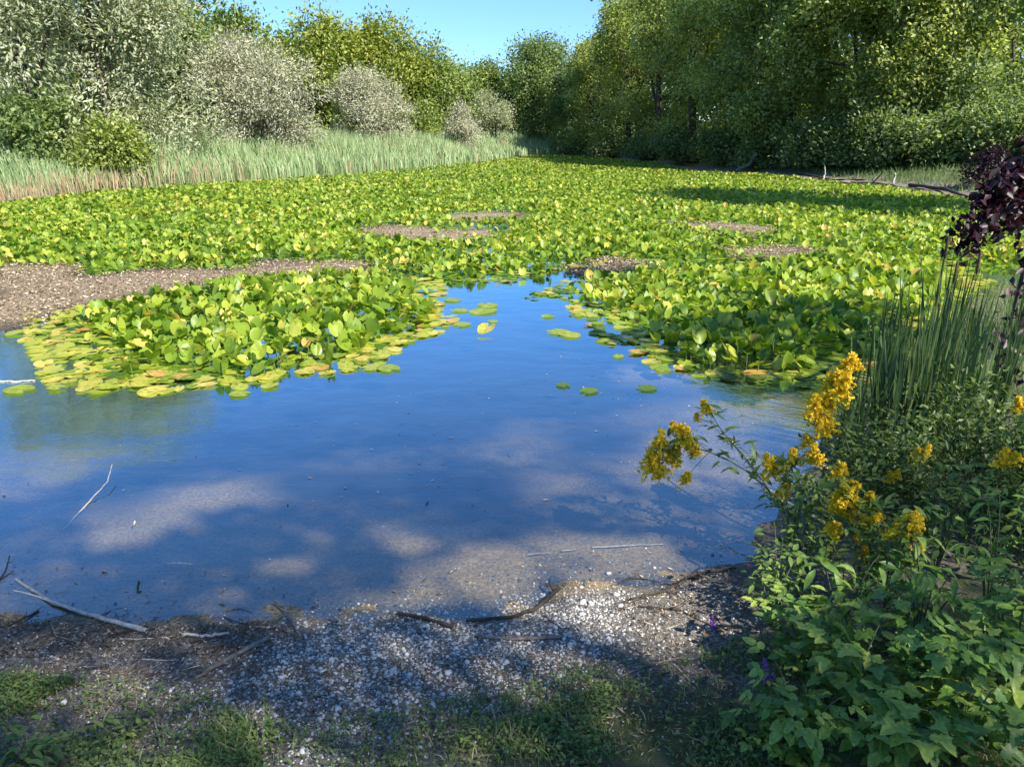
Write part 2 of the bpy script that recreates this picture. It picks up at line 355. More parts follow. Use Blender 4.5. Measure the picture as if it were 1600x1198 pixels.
# ------------------------------------------------------------------ trees
ts = np.array(to_sun)
def shadow_xy(C):
    t = (C[:, 2]) / ts[2]; return C[:, :2] - ts[None, :2] * t[:, None]
def ell(px, py, rx, ry):
    c_ = np.array(W(px, py)); a_ = np.array(W(px + rx, py)) - c_; b_ = (np.array(W(px, py - ry)) - np.array(W(px, py + ry))) / 2
    return c_, np.linalg.inv(np.column_stack([a_ * 1.35, b_ * 1.6]))
DAPPLE = [ell(*e) for e in [(210, 795, 75, 26), (330, 765, 60, 14), (455, 742, 60, 24), (570, 728, 70, 12), (860, 742, 50, 12), (780, 888, 60, 28), (700, 918, 45, 16), (1000, 868, 60, 20),
                            (900, 850, 50, 10), (1040, 962, 115, 34), (930, 945, 40, 20), (80, 730, 40, 10), (640, 850, 30, 8), (450, 880, 40, 8), (1190, 640, 30, 10)]]
LIT = [RAFT_L, FIELD, poly([(815, 462), (880, 438), (1080, 418), (1420, 398), (1500, 412), (1400, 470), (1240, 490), (1060, 510), (935, 520), (870, 480)]),
       poly([(18, 520), (700, 440), (830, 470), (930, 540), (640, 600), (0, 640)])]
def shade_cull(C):
    S = shadow_xy(C); keep = np.ones(len(C), bool)
    for c_, inv in DAPPLE:
        q = (S - c_) @ inv.T; q += (np.stack([noise2(S[:, 0], S[:, 1], 0.13, 31), noise2(S[:, 0], S[:, 1], 0.13, 32)], 1) - 0.5) * 0.7
        keep &= (q ** 2).sum(1) > 1.0
    for p in LIT: keep &= ~inside(S, p)
    return keep

def lobes(g, n, rx, ry, rz, cz, spread=0.62, size=(0.34, 0.5), low=-0.55):
    zf = g.uniform(-1.0 if low < -0.9 else low, 0.95, n); a_ = g.uniform(0, 2 * math.pi, n)
    xy = np.sqrt(1 - np.maximum(zf, 0) ** 2) * np.where(zf < 0, 1 + 0.15 * zf, 1)
    k = g.uniform(spread * 0.7, spread * 1.12, n)
    c_ = np.column_stack([np.cos(a_) * xy * k * rx, np.sin(a_) * xy * k * ry, zf * np.where(zf > 0, spread * 1.12, 0.92) * rz + cz])
    r_ = g.uniform(*size, n) * (rx + ry + rz) / 3
    c_ = np.vstack([c_, [0, 0, cz]]); r_ = np.append(r_, 0.55 * min(rx, rz))
    return c_, r_
def crown(g, lc, lr, n, ls, lw, spray=0.35, droop=0.2, flat=0.8, fold=0.25, tj=0.25):
    """leaf sprays over lobes: n leaves, each spray shares a direction and a tint"""
    ns = max(1, n // 22)
    w = lr ** 2; k = g.choice(len(lc), ns, p=w / w.sum())
    d = norm(g.normal(size=(ns, 3)) + [0, 0, 0.25])
    rr = lr[k] * (0.5 + 0.5 * g.random(ns) ** 0.6) * g.uniform(0.85, 1.12, ns)
    sc = lc[k] + d * rr[:, None] * [1, 1, 0.85]
    sd = norm(d + g.normal(size=(ns, 3)) * 0.5 + [0, 0, -droop])
    st = np.clip(g.normal(0.45, tj, ns), 0, 1)
    m = 22; K = np.repeat(np.arange(ns), m)
    off = g.normal(size=(ns * m, 3)) * spray * (0.5 + 0.5 * g.random((ns * m, 1)))
    off -= (off * sd[K]).sum(1, keepdims=True) * sd[K] * -0.5
    C = sc[K] + off
    D = norm(sd[K] + g.normal(size=(ns * m, 3)) * 0.4)
    N = norm(np.array([0, 0, flat * 0.6]) + d[K] * 1.0 + g.normal(size=(ns * m, 3)) * 0.42)
    L = ls * g.uniform(0.65, 1.3, ns * m); Wd = lw * g.uniform(0.7, 1.25, ns * m)
    T = np.clip(st[K] + g.normal(0, 0.13, ns * m), 0, 1)
    return C, D, N, L, Wd, T
def trunk_mesh(g, h, r, lc, lr, lean=0.06, limbs=9, multi=1):
    parts = []
    for s in range(multi):
        b = np.array([g.normal(0, 0.25), g.normal(0, 0.25), -0.3]) if multi > 1 else np.array([0, 0, -0.3])
        top = np.array([g.normal(0, lean) * h, g.normal(0, lean) * h, h])
        if multi > 1: top[:2] += g.normal(0, 0.22, 2) * h
        P = curve3(b, top, g.normal(0, 0.03, 3) * h, 9); q = np.linspace(1, 0.12, 9)
        rr = r * q / (1 if multi == 1 else 1.6); rr[0] *= 1.35
        parts.append(tube(P, rr, 8))
        for k in g.choice(len(lc), min(limbs // multi + 1, len(lc)), replace=False):
            a = P[g.integers(2, 7)]; e = lc[k] + g.normal(0, 0.2, 3) * lr[k]
            parts.append(tube(curve3(a, e, [0, 0, 0.08 * h * g.uniform(-0.3, 1)], 6), np.linspace(r * 0.42, r * 0.07, 6), 5))
    return join(parts)
TREE_N = 0
def tree(name, label, cat, loc, h, w, material, n, ls, lw, base=0.15, seed=0, group=None, lobes_n=16, multi=1, depth=None, flat=0.8, droop=0.2, spray=None, r=None, cull=False, tj=0.25, size=(0.34, 0.5)):
    g = np.random.default_rng(seed + 100)
    x, y = loc[:2]; z = gz(x, y)
    rx = w / 2; ry = (depth or w) / 2; rz = h * (1 - base) / 2; cz = h - rz
    lc, lr = lobes(g, lobes_n, rx, ry, rz, cz, size=size, low=-1 if base < 0.1 else -0.6)
    lr = np.minimum(lr, rx * 0.75)
    C, D, N, L, Wd, T = crown(g, lc, lr, n, ls, lw, spray or ls * 1.6, droop, flat, tj=tj)
    ok = C[:, 2] > 0.05
    if cull: ok &= shade_cull(C + [x, y, z])
    C, D, N, L, Wd, T = [q[ok] for q in (C, D, N, L, Wd, T)]
    root = empty(name, (x, y, z), label, cat, group)
    tv, tf = trunk_mesh(g, h * 0.85, r or h * 0.022, lc, lr, multi=multi)
    link('trunk', mesh('trunk', tv, tf, M['bark'], smooth=True), root)
    V, F = leaves(C, D, N, L, Wd)
    link('crown', mesh('crown', V, F, M[material], np.repeat(T, 2)), root)
    return root

def ptree(name, label, cat, px, top, width, Y, material, n, ls=0.2, lw=0.11, **k):
    p = at(px, top, Y); z0 = gz(p[0], p[1])
    wm_ = width / FPX * (Y * CP)
    return tree(name, label, cat, (p[0], p[1]), p[2] - z0, wm_, material, n, ls, lw, **k)

LB = 'trees on the left bank'; RB = 'trees on the right bank'
# left bank
ptree('willow_tree', 'tall silvery grey willow at the left edge of the picture', 'tree', -20, -300, 420, 32, 'silver_leaf', 29000, 0.21, 0.075, seed=1, group=LB, base=0.04, lobes_n=26)
ptree('willow_tree', 'silvery willow with a dark leafy foot, second from the left edge', 'tree', 130, -170, 300, 33, 'silver_leaf', 29000, 0.21, 0.075, seed=2, group=LB, base=0.05, lobes_n=24)
ptree('leafy_shrub', 'low light green shrub under the silvery willows at the reeds', 'shrub', 155, 180, 120, 29.5, 'wood_leaf', 7250, 0.176, 0.112, seed=3, base=0.0, lobes_n=18, size=(0.2, 0.32))
ptree('leafy_shrub', 'dark green bushy foot of growth below the leftmost willow', 'shrub', 50, 140, 130, 29.5, 'dark_leaf', 7250, 0.198, 0.125, seed=4, base=0.0, lobes_n=10)
ptree('broadleaf_tree', 'tall green tree between the silvery willow and the round grey bush', 'tree', 265, -60, 230, 44, 'green_leaf', 21750, 0.264, 0.163, seed=5, group=LB, base=0.14)
ptree('broadleaf_tree', 'green tree half hidden behind the round grey bush, against the sky', 'tree', 350, 15, 170, 56, 'green_leaf', 13050, 0.286, 0.175, seed=6, group=LB, base=0.1)
ptree('grey_bush', 'largest round grey bush, dark underneath, behind the reeds', 'shrub', 385, 52, 215, 40, 'grey_leaf', 28347, 0.180, 0.062, seed=7, base=0.02, lobes_n=22, multi=3)
ptree('broadleaf_tree', 'tall yellow green tree right behind the largest grey bush', 'tree', 480, 8, 170, 61, 'yellow_leaf', 18850, 0.286, 0.175, seed=8, group=LB, base=0.04, lobes_n=20)
ptree('broadleaf_tree', 'tall yellow green tree above the middle grey bush', 'tree', 580, 24, 170, 66, 'yellow_leaf', 18850, 0.297, 0.175, seed=9, group=LB, base=0.04, lobes_n=20)
ptree('broadleaf_tree', 'green tree sloping down towards the gap of sky', 'tree', 660, 52, 130, 70, 'green_leaf', 13050, 0.297, 0.175, seed=10, group=LB, base=0.02)
ptree('broadleaf_tree', 'lowest green tree at the left of the sky gap', 'tree', 712, 92, 100, 76, 'green_leaf', 10150, 0.297, 0.175, seed=11, group=LB, base=0.02)
ptree('grey_bush', 'middle round grey bush in front of yellow green trees', 'shrub', 573, 103, 132, 52, 'grey_leaf', 20010, 0.180, 0.068, seed=12, base=0.0, lobes_n=18, multi=3)
ptree('grey_bush', 'small dome shaped grey bush at the far end of the reeds', 'shrub', 716, 160, 74, 58, 'grey_leaf', 8337, 0.180, 0.068, seed=13, base=0.0, lobes_n=12, multi=3)
ptree('grey_bush', 'slim pale grey bush next to the dark tree at the far end', 'shrub', 770, 126, 56, 68, 'silver_leaf', 7503, 0.198, 0.079, seed=14, base=0.0, lobes_n=12, multi=2)
ptree('leafy_shrub', 'green shrub between the middle and the small grey bushes', 'shrub', 650, 150, 80, 62, 'green_leaf', 5800, 0.242, 0.150, seed=15, base=0.0, lobes_n=10)
# far end
ptree('broadleaf_tree', 'low green tree under the lowest point of the sky gap', 'tree', 765, 92, 90, 90, 'green_leaf', 8700, 0.330, 0.200, seed=16, base=0.0)
ptree('broadleaf_tree', 'dark round topped tree standing out at the far end of the pond', 'tree', 832, 36, 118, 86, 'dark_leaf', 20300, 0.297, 0.175, seed=17, base=0.02, lobes_n=20)
ptree('leafy_shrub', 'small pale shrub added for a sunlit clearing in the gap beside the dark far tree', 'shrub', 853, 196, 22, 92, 'silver_leaf', 725, 0.275, 0.175, seed=18, base=0.0, lobes_n=6)  # added shrub; its pale leaf colour stands in for a sunlit clearing
for q, (px, top, wd, Y) in enumerate([(-60, -40, 260, 60), (60, -20, 240, 62), (190, 0, 220, 64), (300, 40, 200, 70), (400, 60, 180, 76), (500, 60, 180, 80), (600, 70, 170, 84), (690, 105, 140, 92), (770, 120, 120, 104), (850, 90, 130, 104), (920, 90, 130, 96)]):
    ptree('background_tree', 'tree in the row behind, seen only in gaps between nearer trees', 'tree', px, top, wd * 1.2, Y, 'green_leaf', 7000, 0.5, 0.32, seed=130 + q, group='trees in the rear row', base=0.0, lobes_n=18)
# right bank, far to near
RW = [(898, 72, 95, 80, 'dark_leaf', 9000, 'first dark tree right of the lone far tree'),
      (942, 18, 110, 73, 'wood_leaf', 10000, 'right bank tree whose top meets the right edge of the sky'),
      (990, -30, 130, 66, 'wood_leaf', 11000, 'right bank tree, third from the far end'),
      (1050, -80, 150, 58, 'wood_leaf', 13000, 'right bank tree, fourth from the far end'),
      (1120, -130, 165, 52, 'wood_leaf', 14000, 'right bank tree above the pale stump on the shore'),
      (1200, -190, 190, 47, 'wood_leaf', 16000, 'right bank tree above the far logs'),
      (1290, -240, 210, 43, 'wood_leaf', 17000, 'right bank tree above the middle of the log line'),
      (1395, -280, 230, 40, 'wood_leaf', 17000, 'right bank tree with a dark bare trunk'),
      (1500, -300, 240, 38, 'wood_leaf', 17000, 'right bank tree behind the bright maple branch'),
      (1610, -300, 250, 37, 'dark_leaf', 15000, 'right bank tree at the right edge of the picture')]
for q, (px, top, wd, Y, mt, n, lb) in enumerate(RW):
    ptree('woodland_tree', lb, 'tree', px, top, wd * 1.15, Y, mt, int(n * 1.75), 0.215, 0.125, seed=30 + q, group=RB, base=0.03, lobes_n=30, size=(0.2, 0.32), tj=0.34, flat=0.3)
RW2 = [(1010, -60, 130, 76), (1090, -90, 150, 68), (1180, -110, 170, 62), (1290, -130, 190, 56), (1400, -130, 210, 52), (1510, -130, 220, 50), (1620, -130, 220, 48)]
for q, (px, top, wd, Y) in enumerate(RW2):
    ptree('woodland_tree', 'tree deep in the wood of the right bank, seen in gaps', 'tree', px, top, wd, Y, 'dark_leaf', 5000, 0.5, 0.32, seed=50 + q, group='trees deep in the right wood', base=0.02, lobes_n=20)
UN = [(905, 205, 70, 76), (960, 200, 80, 68), (1015, 196, 80, 61), (1075, 190, 90, 54), (1135, 190, 90, 48.5), (1200, 180, 110, 44.5), (1275, 175, 120, 41), (1355, 165, 130, 38.5), (1440, 160, 140, 36.5), (1530, 150, 150, 35), (1610, 150, 140, 33)]
for q, (px, top, wd, Y) in enumerate([(a, b + 22, c_ * 1.1, d * 0.97) for a, b, c_, d in UN]):
    ptree('understorey_shrub', ['dark shrub at foot of right wood, %s from the far end' % o for o in
          ('first', 'second', 'third', 'fourth', 'fifth', 'sixth', 'seventh', 'eighth', 'ninth', 'tenth', 'last')][q], 'shrub', px, top, wd * 1.15, Y, 'dark_leaf', 8000, 0.2, 0.12, seed=70 + q, group='shrubs at the foot of the right wood', base=0.0, lobes_n=12)
# the maple whose lower crown shows at the upper right; its shade lies across the lily field
tree('maple_tree', 'bright yellow green maple crown hanging in at the upper right', 'tree', (14.9, 18.6), 12.0, 8.4, 'maple_leaf', 15000, 0.24, 0.2, base=0.22, seed=90, lobes_n=20, size=(0.22, 0.34))

# trees on the near bank to the right: their shade covers the foreground
tree('bank_tree', 'tall green tree on the near bank right of the viewpoint', 'tree', (7.7, -3.8), 12.5, 8.5, 'green_leaf', 15500, 0.12, 0.085, base=0.3, seed=91, lobes_n=26, cull=True, r=0.2, size=(0.3, 0.45))
tree('bank_tree', 'broad green tree on the near bank behind the viewpoint', 'tree', (3.4, -6.2), 11.5, 8.0, 'green_leaf', 9000, 0.12, 0.085, base=0.3, seed=92, lobes_n=24, cull=True, r=0.2, size=(0.3, 0.45))

# purple-leaved tree: trunk just outside the right edge, branches hanging into the picture
def purple_tree():
    g = np.random.default_rng(95); x, y = 6.6, 5.2; z = gz(x, y)
    root = empty('purple_tree', (x, y, z), 'dark purple leaved tree hanging in at the right edge', 'tree')
    lc, lr = lobes(g, 22, 2.7, 2.7, 2.3, 5.6, size=(0.3, 0.45), low=-0.6)
    tv, tf = trunk_mesh(g, 6.0, 0.16, lc, lr)
    C, D, N, L, Wd, T = crown(g, lc, lr, 10000, 0.13, 0.09, 0.22, 0.3)
    ok = shade_cull(C + [x, y, z])
    V, F = leaves(*[q[ok] for q in (C, D, N, L, Wd)]); tt = np.repeat(T[ok], 2)
    base = np.array([x, y, z])
    br = []; Cs = []
    for (pts, k) in [([(1720, 60, 5.2), (1640, 200, 5.0), (1585, 300, 4.9), (1545, 360, 4.8), (1500, 375, 4.8)], 480),
                     ([(1720, 160, 5.2), (1650, 300, 5.0), (1600, 420, 4.9), (1575, 520, 4.85), (1590, 610, 4.8)], 130),
                     ([(1640, 200, 5.0), (1600, 270, 4.9), (1560, 295, 4.85), (1535, 330, 4.85)], 420),
                     ([(1700, 300, 5.1), (1640, 330, 5.0), (1580, 340, 4.9)], 320)]:
        P = np.array([at(*p) for p in pts]) - base
        st = np.array([0.0, 0, 3.2]) if k else P[0]
        P = np.vstack([st, P]); br.append(tube(P, np.linspace(0.03, 0.004, len(P)), 5))
        t = g.uniform(1.6, len(P) - 1, k); i = np.minimum(t.astype(int), len(P) - 2); f = (t - i)[:, None]
        Cs.append(P[i] * (1 - f) + P[i + 1] * f + g.normal(0, 0.055, (k, 3)))
    B = np.vstack(Cs); n = len(B)
    bv, bf = leaves(B, g.normal(size=(n, 3)) + [-0.4, 0, -0.5], g.normal(size=(n, 3)) * 0.7 + [0, -0.3, 0.7], g.uniform(0.05, 0.09, n), g.uniform(0.03, 0.055, n))
    tv, tf = join([(tv, tf)] + br)
    link('trunk', mesh('trunk', tv, tf, M['bark'], smooth=True), root)
    V, F = join([(V, F), (bv, bf)])
    link('crown', mesh('crown', V, F, M['purple_leaf'], np.concatenate([tt, np.repeat(g.random(n), 2)])), root)
purple_tree()
ptree('purple_shrub', 'dark red leaved shrub on the right bank below the wood', 'shrub', 1545, 232, 60, 27, 'purple_leaf', 1500, 0.12, 0.08, seed=96, base=0.0, lobes_n=8)

# ------------------------------------------------------------------ reeds: one mass of blades along the left shore
def reeds():
    g = np.random.default_rng(5)
    front = [(-200, 338), (0, 318), (150, 303), (300, 293), (450, 283), (600, 271), (750, 256), (800, 249), (868, 240)]
    back = [(868, 232), (800, 232), (700, 233), (560, 238), (420, 243), (280, 254), (150, 268), (0, 285), (-200, 300)]
    pf = poly(front + back)
    fr = np.array([W(*p) for p in front])
    n = 230000
    # spread evenly over the picture's band: dense near, thinner far
    lo, hi = pf.min(0), pf.max(0)
    P = np.column_stack([g.uniform(lo[0], hi[0], n * 2), lo[1] + (hi[1] - lo[1]) * g.random(n * 2) ** 1.5])
    P = P[inside(P, pf)][:52000]
    d = np.full(len(P), 1e9)
    for k in range(len(fr) - 1):
        a, b = fr[k], fr[k + 1]; ab = b - a; t = np.clip(((P - a) @ ab) / (ab @ ab), 0, 1)
        d = np.minimum(d, np.linalg.norm(P - (a + t[:, None] * ab), axis=1))
    z0 = np.maximum(ground_z(P), -0.05)
    hgt = (0.85 + 0.85 * np.clip(d / 3.0, 0, 1) + 0.7 * (noise2(P[:, 0], P[:, 1], 2.2, 8) - 0.5)) * g.uniform(0.8, 1.15, len(P))
    hgt *= np.clip((P[:, 1] - 14) / 18, 0.55, 1.0)
    w = 0.006 + 0.00055 * P[:, 1]
    yaw = g.uniform(0, math.pi, len(P)); lean = g.normal(0, 0.12, (len(P), 2)) * hgt[:, None] + np.array([-0.05, 0])
    side = np.column_stack([np.cos(yaw), np.sin(yaw) * 0.4, np.zeros(len(P))]) * w[:, None]
    b = np.column_stack([P, z0]); m_ = b + np.column_stack([lean * 0.35, hgt * 0.6]); t = b + np.column_stack([lean * 1.3, hgt])
    V = np.stack([b - side * 0.6, b + side * 0.6, m_ + side, m_ - side, t], 1).reshape(-1, 3)
    i = np.arange(len(P))[:, None] * 5
    F = np.concatenate([i + [0, 1, 2], i + [0, 2, 3], i + [3, 2, 4]], 1).reshape(-1, 3)
    leftness = np.clip((-P[:, 0] - 10.5) / 4, 0, 1)
    brown = (g.random(len(P)) < np.clip(1.1 - d / 1.3, 0, 0.85) * leftness + 0.05)
    T = np.clip(g.normal(0.45, 0.26, len(P)), 0, 0.8); T3 = np.repeat(T, 3).reshape(-1, 3)
    T3[brown, :] = g.uniform(0.88, 1, (brown.sum(), 1))
    hgt[brown] *= 0.7
    tag(link('reed_bed', mesh('reed_bed', V, F, M['reed'], T3.ravel())), 'dense grey green reed bed along the left shore', kind='stuff')
reeds()

# ------------------------------------------------------------------ pond lilies
def lily_template(k, fold, curl, wave, seed, ring=False):
    g = np.random.default_rng(seed)
    a = np.linspace(-math.pi + 0.36, math.pi - 0.36, k)
    u = np.cos(a) * 0.56; v = np.sin(a) * 0.46
    def hz(u, v, a, s): return fold * np.abs(v) ** 1.3 + curl * u * np.abs(u) + wave * np.sin(a * 3 + seed) * s
    c_ = np.array([[-0.24, 0, 0]])
    O = np.column_stack([u, v, hz(u, v, a, 1)])
    if not ring:
        V = np.vstack([c_, O]); F = [(0, i + 1, i + 2) for i in range(k - 1)]
        return V, np.array(F)
    ui, vi = -0.24 + (u + 0.24) * 0.55, v * 0.55
    I = np.column_stack([ui, vi, hz(ui, vi, a, 0.3)])
    V = np.vstack([c_, I, O]); F = [(0, i + 1, i + 2) for i in range(k - 1)]
    for i in range(k - 1): F += [(i + 1, i + 1 + k, i + 2 + k), (i + 1, i + 2 + k, i + 2)]
    return V, np.array(F)

def lilies():
    g = np.random.default_rng(17)
    spots = []
    def scatter(pg, dens, near_r=None):
        lo, hi = pg.min(0), pg.max(0); n = int((hi - lo).prod() * dens)
        P = np.column_stack([g.uniform(lo[0], hi[0], n), g.uniform(lo[1], hi[1], n)])
        return P[inside(P, pg)]
    P = [scatter(RAFT_L, 125), scatter(RAFT_R, 110)]
    f = scatter(FIELD, 118)
    f = f[g.random(len(f)) < np.clip(1.3 - f[:, 1] / 40, 0.26, 1)]           # far leaves hide each other
    P = np.vstack(P + [f])
    dm = np.full(len(P), 1e9)
    for m in MUD: dm = np.minimum(dm, sdist(P, m) + (noise2(P[:, 0], P[:, 1], 0.7, 9) - 0.5) * 0.9)
    P2_ = P[(dm + g.normal(0, 0.32, len(P)) > 0) | (g.random(len(P)) < 0.09)]; dm = dm[(dm > 0) | (g.random(len(P)) < 0.0)] if False else None
    P = P2_
    dm = np.full(len(P), 1e9)
    for m in MUD: dm = np.minimum(dm, np.maximum(sdist(P, m), 0))
    inL, inR, inF = inside(P, RAFT_L), inside(P, RAFT_R), inside(P, FIELD)
    # distance to open water / the outer rim
    e = np.where(inL, edge_dist(P, RAFT_L), np.where(inR, edge_dist(P, RAFT_R), 2.0))
    e = np.where((inL | inR) & inF, np.maximum(e, 1.0), e)
    e = np.minimum(e, np.where(inF & ~inL & ~inR, 0.35 + edge_dist(P, FIELD), 9))
    # the rafts' upper sides join the field: only the side towards the camera counts as rim
    patch = noise2(P[:, 0], P[:, 1], 1.6, 13); patch2 = noise2(P[:, 0], P[:, 1], 0.7, 14)
    up = np.clip((e - 0.12 - 0.35 * patch2) / 0.5, 0, 1) * np.clip(dm / 0.6, 0.1, 1) * (0.25 + 0.9 * patch)
    up *= np.where(P[:, 1] > 14, 0.8, 1.0)
    thin = np.where((e < 0.3) & (g.random(len(P)) < 0.45), False, True)
    thin &= ~((inR & (P[:, 0] < 1.4) & (e < 0.9)) & (g.random(len(P)) < 0.35))
    P, e, up, dm, inL, inR = P[thin], e[thin], up[thin], dm[thin], inL[thin], inR[thin]
    n = len(P)
    raised = g.random(n) < np.clip(up * 1.7, 0, 0.93)
    zz = np.where(raised, 0.03 + up * 0.14 * g.uniform(0.2, 1.15, n), 0.008 + 0.012 * g.random(n))
    tilt = np.where(raised, np.abs(g.normal(0.58, 0.36, n)), np.abs(g.normal(0, 0.06, n)))
    yaw = g.uniform(0, 2 * math.pi, n); inL, inR = inside(P, RAFT_L), inside(P, RAFT_R)
    size = g.uniform(0.10, 0.22, n) * np.where(inL | inR, np.where(raised, 0.74, 0.9), 0.64) * np.where(raised, 1.05, 0.95)
    yel = np.clip(1 - e / 0.5, 0, 1) * 0.6 + np.where(inL, np.clip(1 - e / 0.6, 0, 1) * 0.3, 0) + np.clip(1 - dm / 0.6, 0, 1) * 0.3 + np.where(raised, 0.0, 0.16)
    yel = np.where(inR & (P[:, 0] > 0.9) & (P[:, 1] < 8.5), yel * 0.45, yel)
    T = np.clip(g.normal(0.33, 0.2, n) + 0.25 * (noise2(P[:, 0], P[:, 1], 0.9, 77) - 0.5), 0, 0.68) + 0.05
    isy = g.random(n) < yel * np.where(raised, 0.4, 1.0)
    T[isy] = np.clip(g.normal(0.74, 0.07, isy.sum()), 0.6, 0.88)
    rot = isy & (g.random(n) < 0.14); T[rot] = g.uniform(0.88, 1, rot.sum())
    T[~isy & (g.random(n) < 0.25)] += 0.2
    # the few loose pads in the channel of open water are placed one by one below
    dist = np.hypot(P[:, 0], P[:, 1])
    vis = np.abs(P[:, 0] / P[:, 1]) < 0.72
    order = np.argsort(np.where(vis, dist, 1e6)); single = order[:300]
    mask = np.zeros(n, bool); mask[single] = True
    # --- the mass
    rest = ~mask
    SH = [(0.5, -0.25, 0.03), (0.25, -0.4, 0.05), (0.75, -0.1, 0.04), (-0.2, -0.3, 0.06)]
    tpl = [(lily_template(12, *SH[s_], s_), s_, True) for s_ in range(4)] + [(lily_template(6, *SH[s_], s_), s_, False) for s_ in range(4)]
    close = P[:, 1] < 15
    Vs, Fs, Ts, o = [], [], [], 0
    which = g.integers(0, 4, n)
    for (tv, tf), k, nr in tpl:
        q = np.where(rest & (which == k) & (close == nr))[0]
        cy, sy, ct, st_ = np.cos(yaw[q]), np.sin(yaw[q]), np.cos(tilt[q]), np.sin(tilt[q])
        L = tv[None] * size[q][:, None, None]
        flat_ = ~raised[q]; L[flat_, :, 2] *= 0.15
        x = L[..., 0] * ct[:, None] + L[..., 2] * st_[:, None]; z = -L[..., 0] * st_[:, None] + L[..., 2] * ct[:, None]
        X = x * cy[:, None] - L[..., 1] * sy[:, None] + P[q, 0][:, None]; Y = x * sy[:, None] + L[..., 1] * cy[:, None] + P[q, 1][:, None]
        zg = zz[q] + np.where(raised[q], size[q] * 0.45 * st_, 0)
        Vv = np.stack([X, Y, np.maximum(z + zg[:, None], 0.004)], -1).reshape(-1, 3)
        Ff = (tf[None] + (np.arange(len(q)) * len(tv))[:, None, None]).reshape(-1, 3)
        Vs.append(Vv); Fs.append(Ff + o); o += len(Vv); Ts.append(np.repeat(T[q], len(tf)))
    tag(link('lily_field', mesh('lily_field', np.concatenate(Vs), np.concatenate(Fs), M['lily'], np.concatenate(Ts))), 'sea of bright green pond lily leaves filling the pond', kind='stuff')
    # --- the leaves nearest the viewer, one object each
    shapes = {}
    def shape(kind, tq):
        key = (kind, int(tq * 12))
        if key not in shapes:
            fo, cu, wa = [(0.5, -0.25, 0.035), (0.3, -0.4, 0.05), (0.7, -0.1, 0.04), (-0.15, -0.35, 0.05), (0.03, -0.02, 0.012)][kind]
            tv, tf = lily_template(15, fo, cu, wa, kind, ring=True)
            shapes[key] = mesh('lily_leaf', tv, tf, M['lily_near'], np.full(len(tf), (key[1] + 0.5) / 12), smooth=True)
        return shapes[key]
    sv, sf = tube([(0, 0, -1), (0.02, 0, -0.5), (0, 0, 0)], [0.02, 0.018, 0.016], 5)
    stalk = mesh('stalk', sv * [1, 1, 1], sf, M['lily_stalk'], smooth=True)
    for q in single:
        side_ = 'left' if inL[q] else 'right'
        pq = P[inL | inR] if False else (P[inL] if inL[q] else P[inR]); a3 = np.quantile(pq[:, 0] / pq[:, 1], (0.33, 0.66)); sl_ = P[q, 0] / P[q, 1]
        third = 'left part' if sl_ < a3[0] else ('middle' if sl_ < a3[1] else 'right part')
        side_ = '%s raft, %s' % (side_, third)
        if raised[q]:
            lb = 'green lily leaf held above the water in the %s' % side_ if T[q] < 0.62 else 'yellowing lily leaf held above the water in the %s' % side_
            root = empty('lily_leaf', (P[q, 0], P[q, 1], 0), lb, 'lily leaf', '%s lily leaves of the %s' % ('raised green' if T[q] < 0.62 else 'raised yellowing', side_))
            h = zz[q] + size[q] * 0.45 * math.sin(tilt[q])
            link('blade', shape(int(which[q]), T[q]), root, basis(yaw[q], tilt[q], 0, (0, 0, h), size[q]))
            # stalk runs from the pond bed to the notch of the blade
            nb = basis(yaw[q], tilt[q], 0, (0, 0, h), size[q]) @ Vector((-0.24, 0, -0.01))
            Ms = Matrix.Translation(nb) @ Matrix.Diagonal((0.32, 0.32, nb.z + 0.12, 1))
            link('stalk', stalk, root, Ms)
        else:
            kd = 'green' if T[q] < 0.62 else ('yellow' if T[q] < 0.88 else 'brown orange')
            o_ = link('lily_pad', shape(4, T[q]), None, basis(yaw[q], tilt[q], 0, (P[q, 0], P[q, 1], zz[q]), size[q] * 1.05))
            tag(o_, '%s lily pad lying flat on the water in the %s' % (kd, side_), 'lily pad', 'flat %s pads of the %s' % (kd, side_))
    # loose pads in the open channel
    LOOSE = [(755, 487, 0.34, 0.62, 'pale green lily pad in mid channel, largest of the loose group'), (762, 478, 0.26, 0.66, 'pale green pad touching the far side of the largest loose pad'),
             (760, 521, 0.2, 0.8, 'pale yellow curled pad alone nearest in mid channel'), (718, 486, 0.20, 0.6, 'small green pad just off the tip of the left raft'),
             (708, 470, 0.22, 0.55, 'green pad at the far corner of the left raft in open water'), (722, 508, 0.20, 0.66, 'pale pad floating off the corner of the left raft'),
             (770, 503, 0.12, 0.6, 'tiny green pad between the two pale loose pads'), (857, 495, 0.16, 0.6, 'small green pad off the left tip of the right raft'),
             (872, 520, 0.24, 0.64, 'pale pad before the left tip of the right raft'), (890, 524, 0.24, 0.7, 'yellowish pad next to the pale one before the right raft'),
             (375, 617, 0.16, 0.66, 'small pale pad loose at the front of the left raft'), (607, 577, 0.22, 0.55, 'blue green pad at the right tip of the left raft'),
             (880, 603, 0.12, 0.15, 'dark half sunken pad before the right raft, farthest left'), (920, 612, 0.15, 0.2, 'dark half sunken pad before the right raft, middle one'), (1010, 608, 0.16, 0.12, 'dark half sunken pad before the right raft, farthest right'),
             (30, 610, 0.24, 0.66, 'pale pad floating left of the left raft')]
    for k, (px, py, s, t, lb) in enumerate(LOOSE):
        x, y = W(px, py)
        tag(link('lily_pad', shape(4 if k != 2 else 1, t), None, basis(g.uniform(0, 6), 0.0 if k != 2 else 0.15, 0, (x, y, 0.012 if k != 2 else 0.05), s)), lb, 'lily pad', 'loose pads in open water')
lilies()

